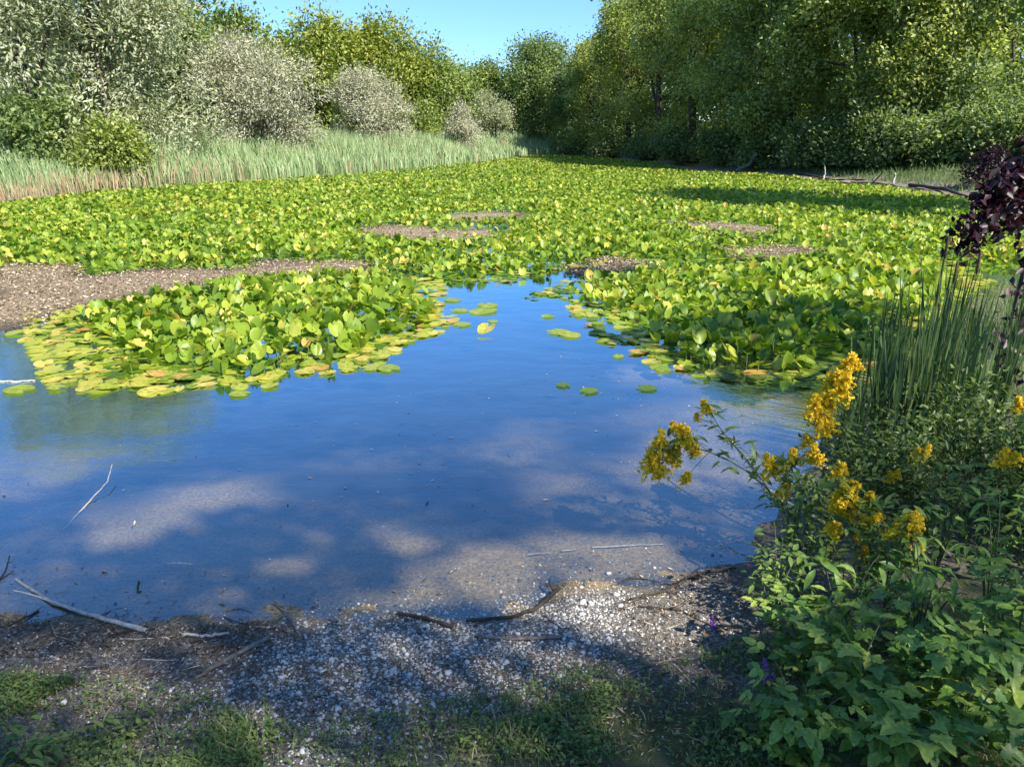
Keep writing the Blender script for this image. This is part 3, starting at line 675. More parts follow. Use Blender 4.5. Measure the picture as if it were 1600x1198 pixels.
# ------------------------------------------------------------------ near bank: gravel, litter, grass
def blob_stone(k=0):
    g = np.random.default_rng(200 + k); t = (1 + 5 ** 0.5) / 2
    V = norm(np.array([(-1, t, 0), (1, t, 0), (-1, -t, 0), (1, -t, 0), (0, -1, t), (0, 1, t), (0, -1, -t), (0, 1, -t), (t, 0, -1), (t, 0, 1), (-t, 0, -1), (-t, 0, 1)], float))
    F = np.array([(0, 11, 5), (0, 5, 1), (0, 1, 7), (0, 7, 10), (0, 10, 11), (1, 5, 9), (5, 11, 4), (11, 10, 2), (10, 7, 6), (7, 1, 8), (3, 9, 4), (3, 4, 2), (3, 2, 6), (3, 6, 8), (3, 8, 9), (4, 9, 5), (2, 4, 11), (6, 2, 10), (8, 6, 7), (9, 8, 1)])
    V = V * g.uniform(0.75, 1.2, (12, 1)) * [1, 0.8, 0.55]
    return V, F
def place(tpls, P, z, s, T, g, squash=None):
    Vs, Fs, Ts, o = [], [], [], 0; wh = g.integers(0, len(tpls), len(P))
    for k, (tv, tf) in enumerate(tpls):
        q = np.where(wh == k)[0]; a = g.uniform(0, 6.28, len(q)); b = g.normal(0, 0.35, len(q))
        L = tv[None] * s[q][:, None, None]
        x, y, zz = L[..., 0], L[..., 1], L[..., 2]
        x, zz = x * np.cos(b)[:, None] + zz * np.sin(b)[:, None], -x * np.sin(b)[:, None] + zz * np.cos(b)[:, None]
        X = x * np.cos(a)[:, None] - y * np.sin(a)[:, None] + P[q, 0][:, None]; Y = x * np.sin(a)[:, None] + y * np.cos(a)[:, None] + P[q, 1][:, None]
        Vv = np.stack([X, Y, zz + z[q][:, None]], -1).reshape(-1, 3)
        Fs.append((tf[None] + (np.arange(len(q)) * len(tv))[:, None, None]).reshape(-1, 3) + o); Vs.append(Vv); o += len(Vv)
        Ts.append(np.repeat(T[q], len(tf)))
    return np.concatenate(Vs), np.concatenate(Fs), np.concatenate(Ts)
def pix_scatter(g, pg, n):
    """points on the bank inside an outline given in photo pixels"""
    pw = np.array([W(px, py, 0.08) for px, py in pg]); lo, hi = pw.min(0), pw.max(0)
    P = np.column_stack([g.uniform(lo[0], hi[0], n * 4), g.uniform(lo[1], hi[1], n * 4)])
    return P[inside(P, pw)][:n]

def bank():
    g = np.random.default_rng(41)
    stones = [blob_stone(k) for k in range(6)]
    PB = [pix_scatter(g, [(380, 1060), (430, 985), (520, 945), (700, 930), (930, 900), (980, 960), (960, 1020), (900, 1080), (700, 1140), (600, 1190), (400, 1190), (250, 1060)], 9000),
          pix_scatter(g, [(-40, 1040), (-40, 960), (430, 960), (1180, 880), (1190, 1010), (1000, 1080), (600, 1198), (300, 1198), (100, 1090)], 10000),
          pix_scatter(g, [(300, 960), (500, 900), (900, 850), (1160, 860), (1000, 960), (500, 985)], 1600)]
    P = np.vstack(PB); n = len(P); z = ground_z(P)
    P += g.normal(0, 0.07, P.shape); z = ground_z(P); s = np.exp(g.normal(math.log(0.0046), 0.45, n)); s[9000:19000] *= 0.85
    T = np.clip(g.normal(0.68, 0.26, n), 0.05, 1); T[9000:] = np.clip(g.normal(0.5, 0.27, n - 9000), 0, 1)
    V, F, T3 = place(stones, P, z + s * 0.02, s, T, g)
    tag(link('gravel', mesh('gravel', V, F, M['stone'], T3)), 'pale gravel on the small beach', kind='stuff')
    # larger stones one by one
    ms = [mesh('stone', *stones[k], M['stone'], np.full(20, t)) for k, t in enumerate((0.95, 0.82, 1.0, 0.9, 0.75, 0.98))]
    pts = pix_scatter(g, [(400, 1060), (440, 985), (560, 960), (860, 950), (960, 1000), (860, 1060), (640, 1110), (440, 1140)], 70)
    named = [((729, 1027), 0.0161, 'whitest squarish stone on the gravel beach right of centre'), ((486, 932), 0.0087, 'white stone standing in the shallow water at the beach edge'),
             ((700, 1050), 0.0186, 'broad pale stone in the middle of the gravel beach'), ((640, 1055), 0.0186, 'pale flat stone among the gravel, lower middle'),
             ((525, 1150), 0.0217, 'pale clump of stone in the grass below the beach'), ((195, 1172), 0.0136, 'lone white stone in the grass at lower left'), ((100, 1096), 0.0174, 'pale stone in the grass at the left')]
    for k, ((px, py), s_, lb) in enumerate(named):
        x, y = W(px, py, 0.08); o = link('stone', ms[k % 6], None, basis(g.uniform(0, 6), 0.1, 0, (x, y, gz(x, y) + s_ * 0.25), s_)); tag(o, lb, 'stone')
    for k, (x, y) in enumerate(pts):
        s_ = g.uniform(0.008, 0.014)
        o = link('stone', ms[k % 6], None, basis(g.uniform(0, 6), g.normal(0, 0.2), 0, (x, y, gz(x, y) + s_ * 0.25), s_))
        tag(o, 'pale pebble lying among the gravel of the small beach', 'stone', 'larger pebbles on the gravel beach')
    # drift litter: bits of stalk, bark and dead leaf
    PL = np.vstack([pix_scatter(g, [(-40, 1060), (-40, 930), (420, 940), (500, 985), (380, 1060)], 2200),
                    pix_scatter(g, [(960, 930), (1080, 880), (1190, 880), (1200, 1010), (1000, 1000)], 1300),
                    pix_scatter(g, [(-40, 1198), (-40, 1030), (420, 1030), (1000, 1000), (1200, 1010), (1230, 1198)], 7500)])
    PL = np.vstack([PL, pix_scatter(g, [(-40, 1020), (-40, 940), (200, 960), (430, 950), (400, 1010)], 1800)])
    n = len(PL); zl = ground_z(PL) + g.uniform(0.002, 0.012, n)
    C = np.column_stack([PL, np.maximum(zl, 0.003)]); D = g.normal(size=(n, 3)) * [1, 1, 0.2]; N = g.normal(size=(n, 3)) * 0.4 + [0, 0, 1]
    V, F = leaves(C, D, N, np.exp(g.normal(-3.9, 0.5, n)), g.uniform(0.0015, 0.006, n))
    tag(link('shore_litter', mesh('shore_litter', V, F, M['litter'], np.repeat(np.clip(g.normal(0.45, 0.25, n) - 0.3 * (np.arange(n) > n - 1800), 0, 1), 2))), 'brown drift litter along the waterline', kind='stuff')
    # specks afloat on the open water
    k = 900; Q = np.vstack([pix_scatter(g, [(-50, 960), (-50, 700), (300, 640), (900, 560), (1250, 620), (1180, 880), (900, 940)], 420), pix_scatter(g, [(-50, 960), (-50, 850), (500, 880), (1160, 820), (1100, 900), (500, 960)], 380), pix_scatter(g, [(850, 540), (930, 530), (1240, 620), (1230, 690), (1000, 640)], 160)])
    n = len(Q); C = np.column_stack([Q, np.full(n, 0.004)]); V, F = leaves(C, g.normal(size=(n, 3)) * [1, 1, 0], g.normal(size=(n, 3)) * 0.05 + [0, 0, 1], np.exp(g.normal(-4.3, 0.6, n)), np.exp(g.normal(-5.2, 0.5, n)), 0.1)
    tag(link('floating_specks', mesh('floating_specks', V, F, M['litter'], np.repeat(g.random(n), 2))), 'tiny bits of plant debris afloat on the pond', kind='stuff')
    # flakes of dead leaf and grit on the bare mud flats
    Q = []
    for m, k in zip(MUD, (9000, 900, 2200, 1500, 1800, 2000, 500)):
        lo, hi = m.min(0) - 0.3, m.max(0) + 0.3; q = np.column_stack([g.uniform(lo[0], hi[0], k * 3), g.uniform(lo[1], hi[1], k * 3)])
        Q.append(q[sdist(q, m) + (noise2(q[:, 0], q[:, 1], 0.7, 9) - 0.5) * 0.9 < 0.1 + np.abs(g.normal(0, 0.2, len(q)))][:k])
    Q = np.vstack(Q); n = len(Q); C = np.column_stack([Q, np.maximum(ground_z(Q), 0) + g.uniform(0.004, 0.03, n)])
    V, F = leaves(C, g.normal(size=(n, 3)) * [1, 1, 0.25], g.normal(size=(n, 3)) * 0.6 + [0, 0, 1], g.uniform(0.02, 0.06, n), g.uniform(0.008, 0.026, n))
    tag(link('mud_litter', mesh('mud_litter', V, F, M['litter'], np.repeat(np.clip(g.normal(0.66, 0.2, n), 0, 1), 2))), 'pale dead leaf flakes on the bare mud flats', kind='stuff')
    # grass and clover
    PG = np.vstack([pix_scatter(g, [(-60, 1260), (-60, 1055), (200, 1060), (330, 1085), (400, 1150), (420, 1260)], 13000),
                    pix_scatter(g, [(560, 1260), (640, 1150), (820, 1130), (1000, 1060), (1160, 1000), (1300, 1000), (1620, 1000), (1620, 1260)], 15000),
                    pix_scatter(g, [(380, 1260), (420, 1150), (640, 1120), (900, 1050), (1100, 1020), (900, 1260)], 3000)])
    d = noise2(PG[:, 0], PG[:, 1], 0.22, 61); PG = PG[g.random(len(PG)) < np.clip((d - 0.33) * 2.0, 0.1, 0.85)]
    n = len(PG); zg = ground_z(PG); h = g.uniform(0.012, 0.045, n) * (0.5 + noise2(PG[:, 0], PG[:, 1], 0.3, 62)); h[g.random(n) < 0.02] *= 2.6
    lean = g.normal(0, 0.55, (n, 2)) * h[:, None]; yaw = g.uniform(0, math.pi, n)
    side = np.column_stack([np.cos(yaw), np.sin(yaw), np.zeros(n)]) * g.uniform(0.0009, 0.0019, n)[:, None]
    b = np.column_stack([PG, zg]); m_ = b + np.column_stack([lean * 0.4, h * 0.65]); t = b + np.column_stack([lean * 1.4, h])
    V = np.stack([b - side, b + side, m_ + side, m_ - side, t], 1).reshape(-1, 3); i = np.arange(n)[:, None] * 5
    F = np.concatenate([i + [0, 1, 2], i + [0, 2, 3], i + [3, 2, 4]], 1).reshape(-1, 3)
    T = np.clip(g.normal(0.42, 0.24, n), 0, 0.84); T[g.random(n) < 0.16] = 1
    k = 9000; PC = PG[g.integers(0, n, k)] + g.normal(0, 0.01, (k, 2))
    Cc = np.column_stack([PC, ground_z(PC) + g.uniform(0.008, 0.045, k)])
    cv, cf = leaves(Cc, g.normal(size=(k, 3)) * [1, 1, 0.3], g.normal(size=(k, 3)) * 0.35 + [0, 0, 1], g.uniform(0.01, 0.024, k), g.uniform(0.007, 0.014, k))
    V2, F2 = join([(V, F), (cv, cf)])
    tag(link('bank_grass', mesh('bank_grass', V2, F2, M['grass'], np.concatenate([np.repeat(T, 3), np.repeat(np.clip(g.normal(0.5, 0.2, k), 0, 0.84), 2)]))), 'short grass and clover on the near bank', kind='stuff')
    PR = np.column_stack([g.uniform(2.2, 12, 40000), g.uniform(3.2, 14, 40000)]); dr = shore(PR); PR = PR[(dr > 0.02) & (dr < 4) & (PR[:, 0] / PR[:, 1] < 0.85)][:9000]
    n = len(PR); h = g.uniform(0.08, 0.3, n); b = np.column_stack([PR, ground_z(PR)]); yaw = g.uniform(0, math.pi, n)
    side = np.column_stack([np.cos(yaw), np.sin(yaw) * 0.3, np.zeros(n)]) * 0.006; t = b + np.column_stack([g.normal(0, 0.35, (n, 2)) * h[:, None], h])
    tag(link('bank_sedge', mesh('bank_sedge', np.stack([b - side, b + side, t], 1).reshape(-1, 3), np.arange(n * 3).reshape(-1, 3), M['grass'], np.clip(g.normal(0.4, 0.2, n), 0, 0.84))), 'rank sedge on the bank behind the cattails', kind='stuff')
    # grass slope under the right wood, its shade put into the low blade tint
    lo, hi = np.array([8, 12]), np.array([30, 62]); PS = np.column_stack([g.uniform(lo[0], hi[0], 60000), lo[1] + (hi[1] - lo[1]) * g.random(60000) ** 1.4])
    ds = sdist(PS, POND); PS = PS[(ds > 0.5) & (ds < 9) & (PS[:, 0] / PS[:, 1] < 0.8)][:26000]
    n = len(PS); h = g.uniform(0.1, 0.3, n) * (0.5 + noise2(PS[:, 0], PS[:, 1], 1.5, 63)); b = np.column_stack([PS, ground_z(PS)]); yaw = g.uniform(0, math.pi, n)
    side = np.column_stack([np.cos(yaw), np.sin(yaw) * 0.3, np.zeros(n)]) * (0.008 + 0.0005 * PS[:, 1])[:, None]; t = b + np.column_stack([g.normal(0, 0.3, (n, 2)) * h[:, None], h])
    V = np.stack([b - side, b + side, t], 1).reshape(-1, 3); F = np.arange(n * 3).reshape(-1, 3)
    tag(link('slope_grass', mesh('slope_grass', V, F, M['grass'], np.clip(g.normal(0.22, 0.15, n), 0, 0.84))), 'rough grass on the slope below the right wood', kind='stuff')
bank()

# ------------------------------------------------------------------ sticks and driftwood
def stick(label, pts, r0, r1, material, lift=0.0, twigs=0, name='stick', seed=0, z=None, sides=6):
    g = np.random.default_rng(300 + seed)
    P = []
    for p in pts:
        if z is None:
            if len(p) > 2 and name == 'log': x, y = P[0][0] + (p[0] - pts[0][0]) * 0.03, P[0][1] + 0.1
            else: x, y = W(p[0], p[1], 0.04); x, y = W(p[0], p[1], max(min(gz(x, y), 0.3), 0.0))
            P.append((x, y, max(gz(x, y), -0.01) + r0 * 0.7 + (p[2] if len(p) > 2 else lift)))
        else:
            q = at(p[0], p[1], p[2]); P.append(tuple(q))
    P = np.array(P); n = max(8, len(P) * 4)
    t = np.linspace(0, len(P) - 1, n); i = np.minimum(t.astype(int), len(P) - 2); f = (t - i)[:, None]
    Q = P[i] * (1 - f) + P[i + 1] * f; Q[1:-1] += g.normal(0, r0 * 0.22, (n - 2, 3))
    parts = [tube(Q, np.linspace(r0, r1, n) * g.uniform(0.85, 1.15, n), sides)]
    L = np.linalg.norm(P[-1] - P[0])
    for k in range(twigs):
        a = Q[g.integers(2, n - 1)]; d = norm(g.normal(size=3) * [1, 1, 0.35] + norm(P[-1] - P[0]) * 0.8)
        parts.append(tube(curve3(a, a + d * L * g.uniform(0.12, 0.3), g.normal(0, 0.02, 3) * L, 5), np.linspace(r1 * 0.8, r1 * 0.25, 5), 4))
    V, F = join(parts)
    return tag(link(name, mesh(name, V, F, M[material], smooth=True)), label, 'stick')
S = 'dead_wood'
stick('long pale stripped branch lying on the waterline at far left', [(25, 905), (85, 945), (150, 965), (230, 988)], 0.007, 0.010, 'pale_wood', 0.006, 2, seed=1)
stick('brown stick slanting up from the grass at left of the beach', [(305, 1062), (360, 1030), (420, 998)], 0.007, 0.011, S, 0.004, 1, seed=2)
stick('thin grey stick bent upright at the left end of the beach', [(428, 943, 0.02), (448, 958, 0.02), (466, 992)], 0.006, 0.004, S, 0, 0, seed=3)
stick('short dark stick at the water in the middle of the beach', [(622, 958), (660, 966), (708, 980)], 0.008, 0.010, 'dark_wood', 0.004, 0, seed=4)
stick('long dark curved branch reaching into the water at mid beach', [(728, 970), (800, 966), (840, 950), (873, 928, 0.03)], 0.007, 0.011, 'dark_wood', 0.006, 1, seed=5)
stick('dull brown stick lying flat on the gravel below the curved branch', [(758, 996), (810, 1000), (878, 997)], 0.006, 0.009, S, 0.003, 0, seed=6)
stick('short twig between the curved branch and the flat stick', [(850, 962), (878, 984)], 0.003, 0.004, 'dark_wood', 0.002, 0, seed=7)
stick('thin pale stem slanting out of the water at left', [(98, 822, -0.01), (140, 785, 0.015), (170, 762, 0.05), (178, 742, 0.08)], 0.0045, 0.003, 'pale_wood', 0, 0, seed=8)
stick('small pale chip of wood floating at left', [(258, 880), (278, 879), (300, 881)], 0.008, 0.005, 'pale_wood', 0, 0, seed=9)
stick('pale split piece of wood in the drift at left', [(285, 992), (320, 995), (358, 991)], 0.008, 0.006, 'pale_wood', 0.003, 1, seed=10)
stick('thin straight pale stem in the drift beside the stripped branch', [(180, 998), (210, 999), (240, 998)], 0.003, 0.002, 'pale_wood', 0.003, 0, seed=11)
stick('pale thin stem lowest in the drift at left', [(222, 1031), (250, 1033), (280, 1032)], 0.0035, 0.002, 'pale_wood', 0.003, 0, seed=12)
stick('white reed stem floating in the shallows, right of centre', [(925, 853), (980, 850), (1037, 848)], 0.004, 0.003, 'pale_wood', 0, 0, seed=13)
stick('short white floating stem left of the long white one', [(825, 864), (842, 862), (862, 861)], 0.003, 0.003, 'pale_wood', 0, 0, seed=14)
stick('white stem stub afloat between the two floating stems', [(878, 858), (900, 856)], 0.003, 0.003, 'pale_wood', 0, 0, seed=15)
stick('dark twiggy branch at the right end of the waterline', [(985, 938), (1040, 925), (1080, 900), (1150, 890)], 0.005, 0.006, 'dark_wood', 0.01, 9, seed=16)
stick('dark forked twig on the sunlit gravel at the right', [(1000, 950), (1060, 955), (1130, 990)], 0.004, 0.003, 'dark_wood', 0.006, 4, seed=17)
stick('dark stub poking out of the water at left', [(214, 926, 0.0), (216, 921, 0.02), (219, 916, 0.035)], 0.0045, 0.006, 'dark_wood', 0, 1, seed=18)
stick('dark twigs at the far left edge of the waterline', [(-10, 915), (10, 895, 0.02), (18, 880, 0.05)], 0.005, 0.003, 'dark_wood', 0, 3, seed=19)
stick('short dark stick left of the stripped branch', [(-20, 985), (20, 975), (60, 955)], 0.007, 0.004, 'dark_wood', 0, 3, seed=20)
stick('curved grey twig below the stripped branch', [(80, 975), (88, 995), (120, 1003)], 0.005, 0.003, S, 0.004, 1, seed=21)
stick('faint grey stick in the grass below the sunlit gravel', [(960, 1065), (1010, 1045), (1060, 1030)], 0.003, 0.004, S, 0.004, 0, seed=22)
stick('pale stick floating beside the left tip of the lily raft', [(-30, 596), (20, 597), (55, 595)], 0.012, 0.008, 'pale_wood', 0.004, 0, seed=23)
stick('bleached branch rising from the water behind the goldenrod', [(1140, 685, 4.0), (1200, 765, 3.6), (1240, 790, 3.45), (1290, 818, 3.3)], 0.005, 0.012, 'pale_wood', 0, 0, seed=24, z=1)
for k, (pts, lb, mt, r) in enumerate([([(1245, 275), (1300, 283), (1350, 286)], 'dark log at the far end of the right shore', 'dark_wood', 0.05), ([(1330, 284), (1390, 287), (1440, 291)], 'grey weathered log in the middle of the right shore', S, 0.05),
        ([(1420, 294), (1480, 298), (1525, 303)], 'dark brown log nearest on the right shore', 'dark_wood', 0.07), ([(1285, 284), (1289, 276, 0.3), (1287, 268, 0.6)], 'pale snag standing upright among the shore logs', 'pale_wood', 0.035),
        ([(1395, 292), (1398, 286, 0.3), (1396, 280, 0.45)], 'short pale stub upright on the right shore', 'pale_wood', 0.035), ([(1270, 282), (1340, 292), (1400, 296)], 'thin dark log at the foot of the right shore', 'dark_wood', 0.07),
        ([(1150, 262), (1172, 248, 0.3), (1185, 232, 0.9)], 'pale leaning stump below the right wood', S, 0.1)]):
    stick(lb, pts, r, r * 0.7, mt, 0.02, 1, name='log', seed=40 + k)['category'] = 'log'

gt = np.random.default_rng(444)
for k in range(16):
    px, py = gt.uniform(20, 420), gt.uniform(955, 1030); a_ = gt.uniform(-0.6, 0.6); L_ = gt.uniform(25, 60)
    t_ = stick('thin dark twig lying in the drift at the left waterline', [(px, py), (px + L_ * 0.5, py + L_ * 0.5 * a_ + gt.normal(0, 4)), (px + L_, py + L_ * a_)], gt.uniform(0.0018, 0.0035), 0.0012, ('dark_wood', 'dead_wood')[k % 2], 0.004, 2, name='twig', seed=60 + k, sides=5)
    t_['category'] = 'twig'; t_['group'] = 'twigs in the drift at left'
for k in range(9):
    px, py = gt.uniform(960, 1150), gt.uniform(895, 990); a_ = gt.uniform(-0.7, 0.9); L_ = gt.uniform(20, 60)
    t_ = stick('thin dark twig tangled at the right end of the beach', [(px, py), (px + L_ * 0.5, py + L_ * 0.5 * a_ + gt.normal(0, 4)), (px + L_, py + L_ * a_)], gt.uniform(0.0018, 0.003), 0.001, 'dark_wood', 0.005, 3, name='twig', seed=80 + k, sides=5)
    t_['category'] = 'twig'; t_['group'] = 'twigs at the right end of the beach'

# wooden fence behind the reeds at left
fr = empty('wooden_fence', (at(215, 212, 37)[0], 37, 0.3), 'small pale post and rail fence behind the reeds at left', 'fence')
def boxm(sx, sy, sz):
    V = np.array([(x, y, z) for x in (-sx, sx) for y in (-sy, sy) for z in (0, sz)], float)
    return V, np.array([(0, 1, 3, 2), (4, 6, 7, 5), (0, 4, 5, 1), (2, 3, 7, 6), (0, 2, 6, 4), (1, 5, 7, 3)])
pm = mesh('post', *boxm(0.06, 0.05, 1.5), M['post_wood']); rm = mesh('rail', *boxm(1.05, 0.03, 0.11), M['post_wood'])
for x in (-1.05, 0.0, 1.05): link('post', pm, fr, Matrix.Translation((x, 0, 0)))
for z in (0.5, 1.1):  link('rail', rm, fr, Matrix.Translation((0, -0.09, z)))

# ------------------------------------------------------------------ near plants on the right
def blade_tpl(L, w, segs=5, bend=0.2, fold=0.2, peak=0.35):
    """lance-shaped leaf along +X from the origin, drooping towards the tip"""
    t = np.linspace(0, 1, segs + 1); wd = w * np.clip(np.sin(np.pi * np.clip(t, 0.02, 0.985) ** (math.log(0.5) / math.log(peak))), 0.03, 1) * 0.5
    x = L * t * (1 - 0.1 * bend * t); z = -bend * L * t ** 2
    V = np.concatenate([np.column_stack([x, np.zeros_like(x), z]), np.column_stack([x, wd, z + fold * wd]), np.column_stack([x, -wd, z + fold * wd])])
    n = segs + 1; F = []
    for i in range(segs): F += [(i, i + 1, n + i + 1, n + i), (i, 2 * n + i, 2 * n + i + 1, i + 1)]
    return V, np.array(F)
def lobed_tpl(seed, lobes_=3, depth=0.35):
    """broad toothed leaf with lobes, along +X"""
    g = np.random.default_rng(seed); k = 23; a = np.linspace(-2.6, 2.6, k)
    r = 0.5 * (1 - depth * (0.5 - 0.5 * np.cos(a * lobes_ * 1.21))) * (1.12 - 0.14 * np.abs(a)) * (1 + 0.28 * np.exp(-(a / 0.3) ** 2)) + g.uniform(-0.03, 0.03, k) + 0.055 * (np.arange(k) % 2)
    x = 0.42 + r * np.cos(a); y = r * np.sin(a); z = -0.3 * (x - 0.3) ** 2 + 0.26 * np.abs(y) - 0.4 * y ** 2 + 0.022 * (np.arange(k) % 2 * 2 - 1) + g.normal(0, 0.015, k)
    V = np.vstack([[0.05, 0, 0], [0.42, 0, -0.02], np.column_stack([x, y, z])])
    F = [(1, i + 2, i + 3) for i in range(k - 1)] + [(0, 1, k + 1), (0, 2, 1)]
    return V, np.array(F)
def tri_tpl(seed):
    a = lobed_tpl(seed, 2, 0.1); parts = []
    for ang_, s_, off in ((0, 0.62, 0.36), (1.0, 0.5, 0.12), (-1.0, 0.5, 0.12)):
        V = a[0] * [1, 0.82, 1] * s_; c_, s2 = math.cos(ang_), math.sin(ang_)
        parts.append((np.column_stack([V[:, 0] * c_ - V[:, 1] * s2 + off, V[:, 0] * s2 + V[:, 1] * c_, V[:, 2] - 0.05 * abs(ang_)]), a[1]))
    return join(parts)

def mk(name, VF, material, tints, smooth=True):
    return [mesh(name, *VF, M[material], np.full(len(VF[1]), t), smooth=smooth) for t in tints]

def cattails():
    g = np.random.default_rng(71)
    Ls = []
    for L, b in ((1.0, 0.05), (1.0, 0.12), (1.0, 0.02)):
        Ls += mk('leaf', blade_tpl(L, 0.022, 6, b, 0.3, 0.3), 'cattail', (0.1, 0.5, 0.9))
    sv, sf = tube([(0, 0, 0), (0.005, 0, 0.6), (0, 0, 1.0)], [0.005, 0.004, 0.003], 5); stm = mesh('stem', sv, sf, M['stem'], smooth=True)
    kv, kf = tube([(0, 0, 0), (0, 0, 0.01), (0, 0, 0.13), (0, 0, 0.14)], [0.002, 0.008, 0.008, 0.002], 8); spk = mesh('flower_spike', kv, kf, M['cattail_spike'], smooth=True)
    spots = []
    for k in range(78):
        px = g.uniform(1385, 1600) if k > 8 else g.uniform(1330, 1400); Y = g.uniform(4.1, 6.2)
        spots.append((px, Y))
    spots.sort()
    for k, (px, Y) in enumerate(spots):
        x = at(px, 500, Y)[0]; z = max(gz(x, Y), -0.05)
        env = np.interp(px, [1330, 1400, 1450, 1490, 1540, 1600], [0.75, 0.95, 1.12, 1.12, 0.95, 1.0])
        top = min(1.45, env * g.uniform(0.82, 1.12) + (Y - 4.8) * 0.04)
        tall = k in (30, 40, 52)
        root = empty('cattail', (x, Y, z), ['cattail with a brown seed spike standing above the others', 'narrow leaved cattail in the %s of the stand at right' % ('left end' if k < 26 else ('middle' if k < 52 else 'right end'))][0 if tall else 1], 'cattail', 'tall spiked cattails at the right' if tall else 'cattails at the %s of the stand' % ('left end' if k < 26 else ('middle' if k < 52 else 'right end')))
        for q in range(g.integers(4, 7)):
            h = top * g.uniform(0.65, 1.0)
            Mx = Matrix.Translation((g.normal(0, 0.015), g.normal(0, 0.015), 0)) @ Matrix.Rotation(g.uniform(0, 6.28), 4, 'Z') @ Matrix.Rotation(-math.pi / 2 + abs(g.normal(0.05, 0.06)), 4, 'Y') @ Matrix.Diagonal((h, 1, h, 1))
            link('leaf', Ls[g.integers(0, len(Ls))], root, Mx)
        if tall:
            link('stem', stm, root, Matrix.Diagonal((1, 1, top * 1.08, 1))); link('flower_spike', spk, root, Matrix.Translation((0, 0, top * 1.06)))
cattails()

def flower_mass(g, n, shape):
    """goldenrod plume: curved side sprays set with tiny florets"""
    C = []
    for k in range(n):
        t = g.random(); a = g.uniform(0, 6.28); L = shape[0] * (1 - 0.75 * t) * g.uniform(0.5, 1.0); s = np.sort(g.random(16))
        q = np.column_stack([np.cos(a) * L * s, np.sin(a) * L * s, shape[1] * t + 0.35 * L * s - 0.55 * L * s ** 2]); C.append(q + g.normal(0, 0.003, q.shape))
    C = np.vstack(C); m = len(C)
    V, F = leaves(C, g.normal(size=(m, 3)), g.normal(size=(m, 3)) + [0, 0, 0.6], g.uniform(0.010, 0.017, m), g.uniform(0.007, 0.012, m), 0.4)
    return V, F, np.repeat(np.clip(g.normal(0.5, 0.25, m), 0, 1), 2)

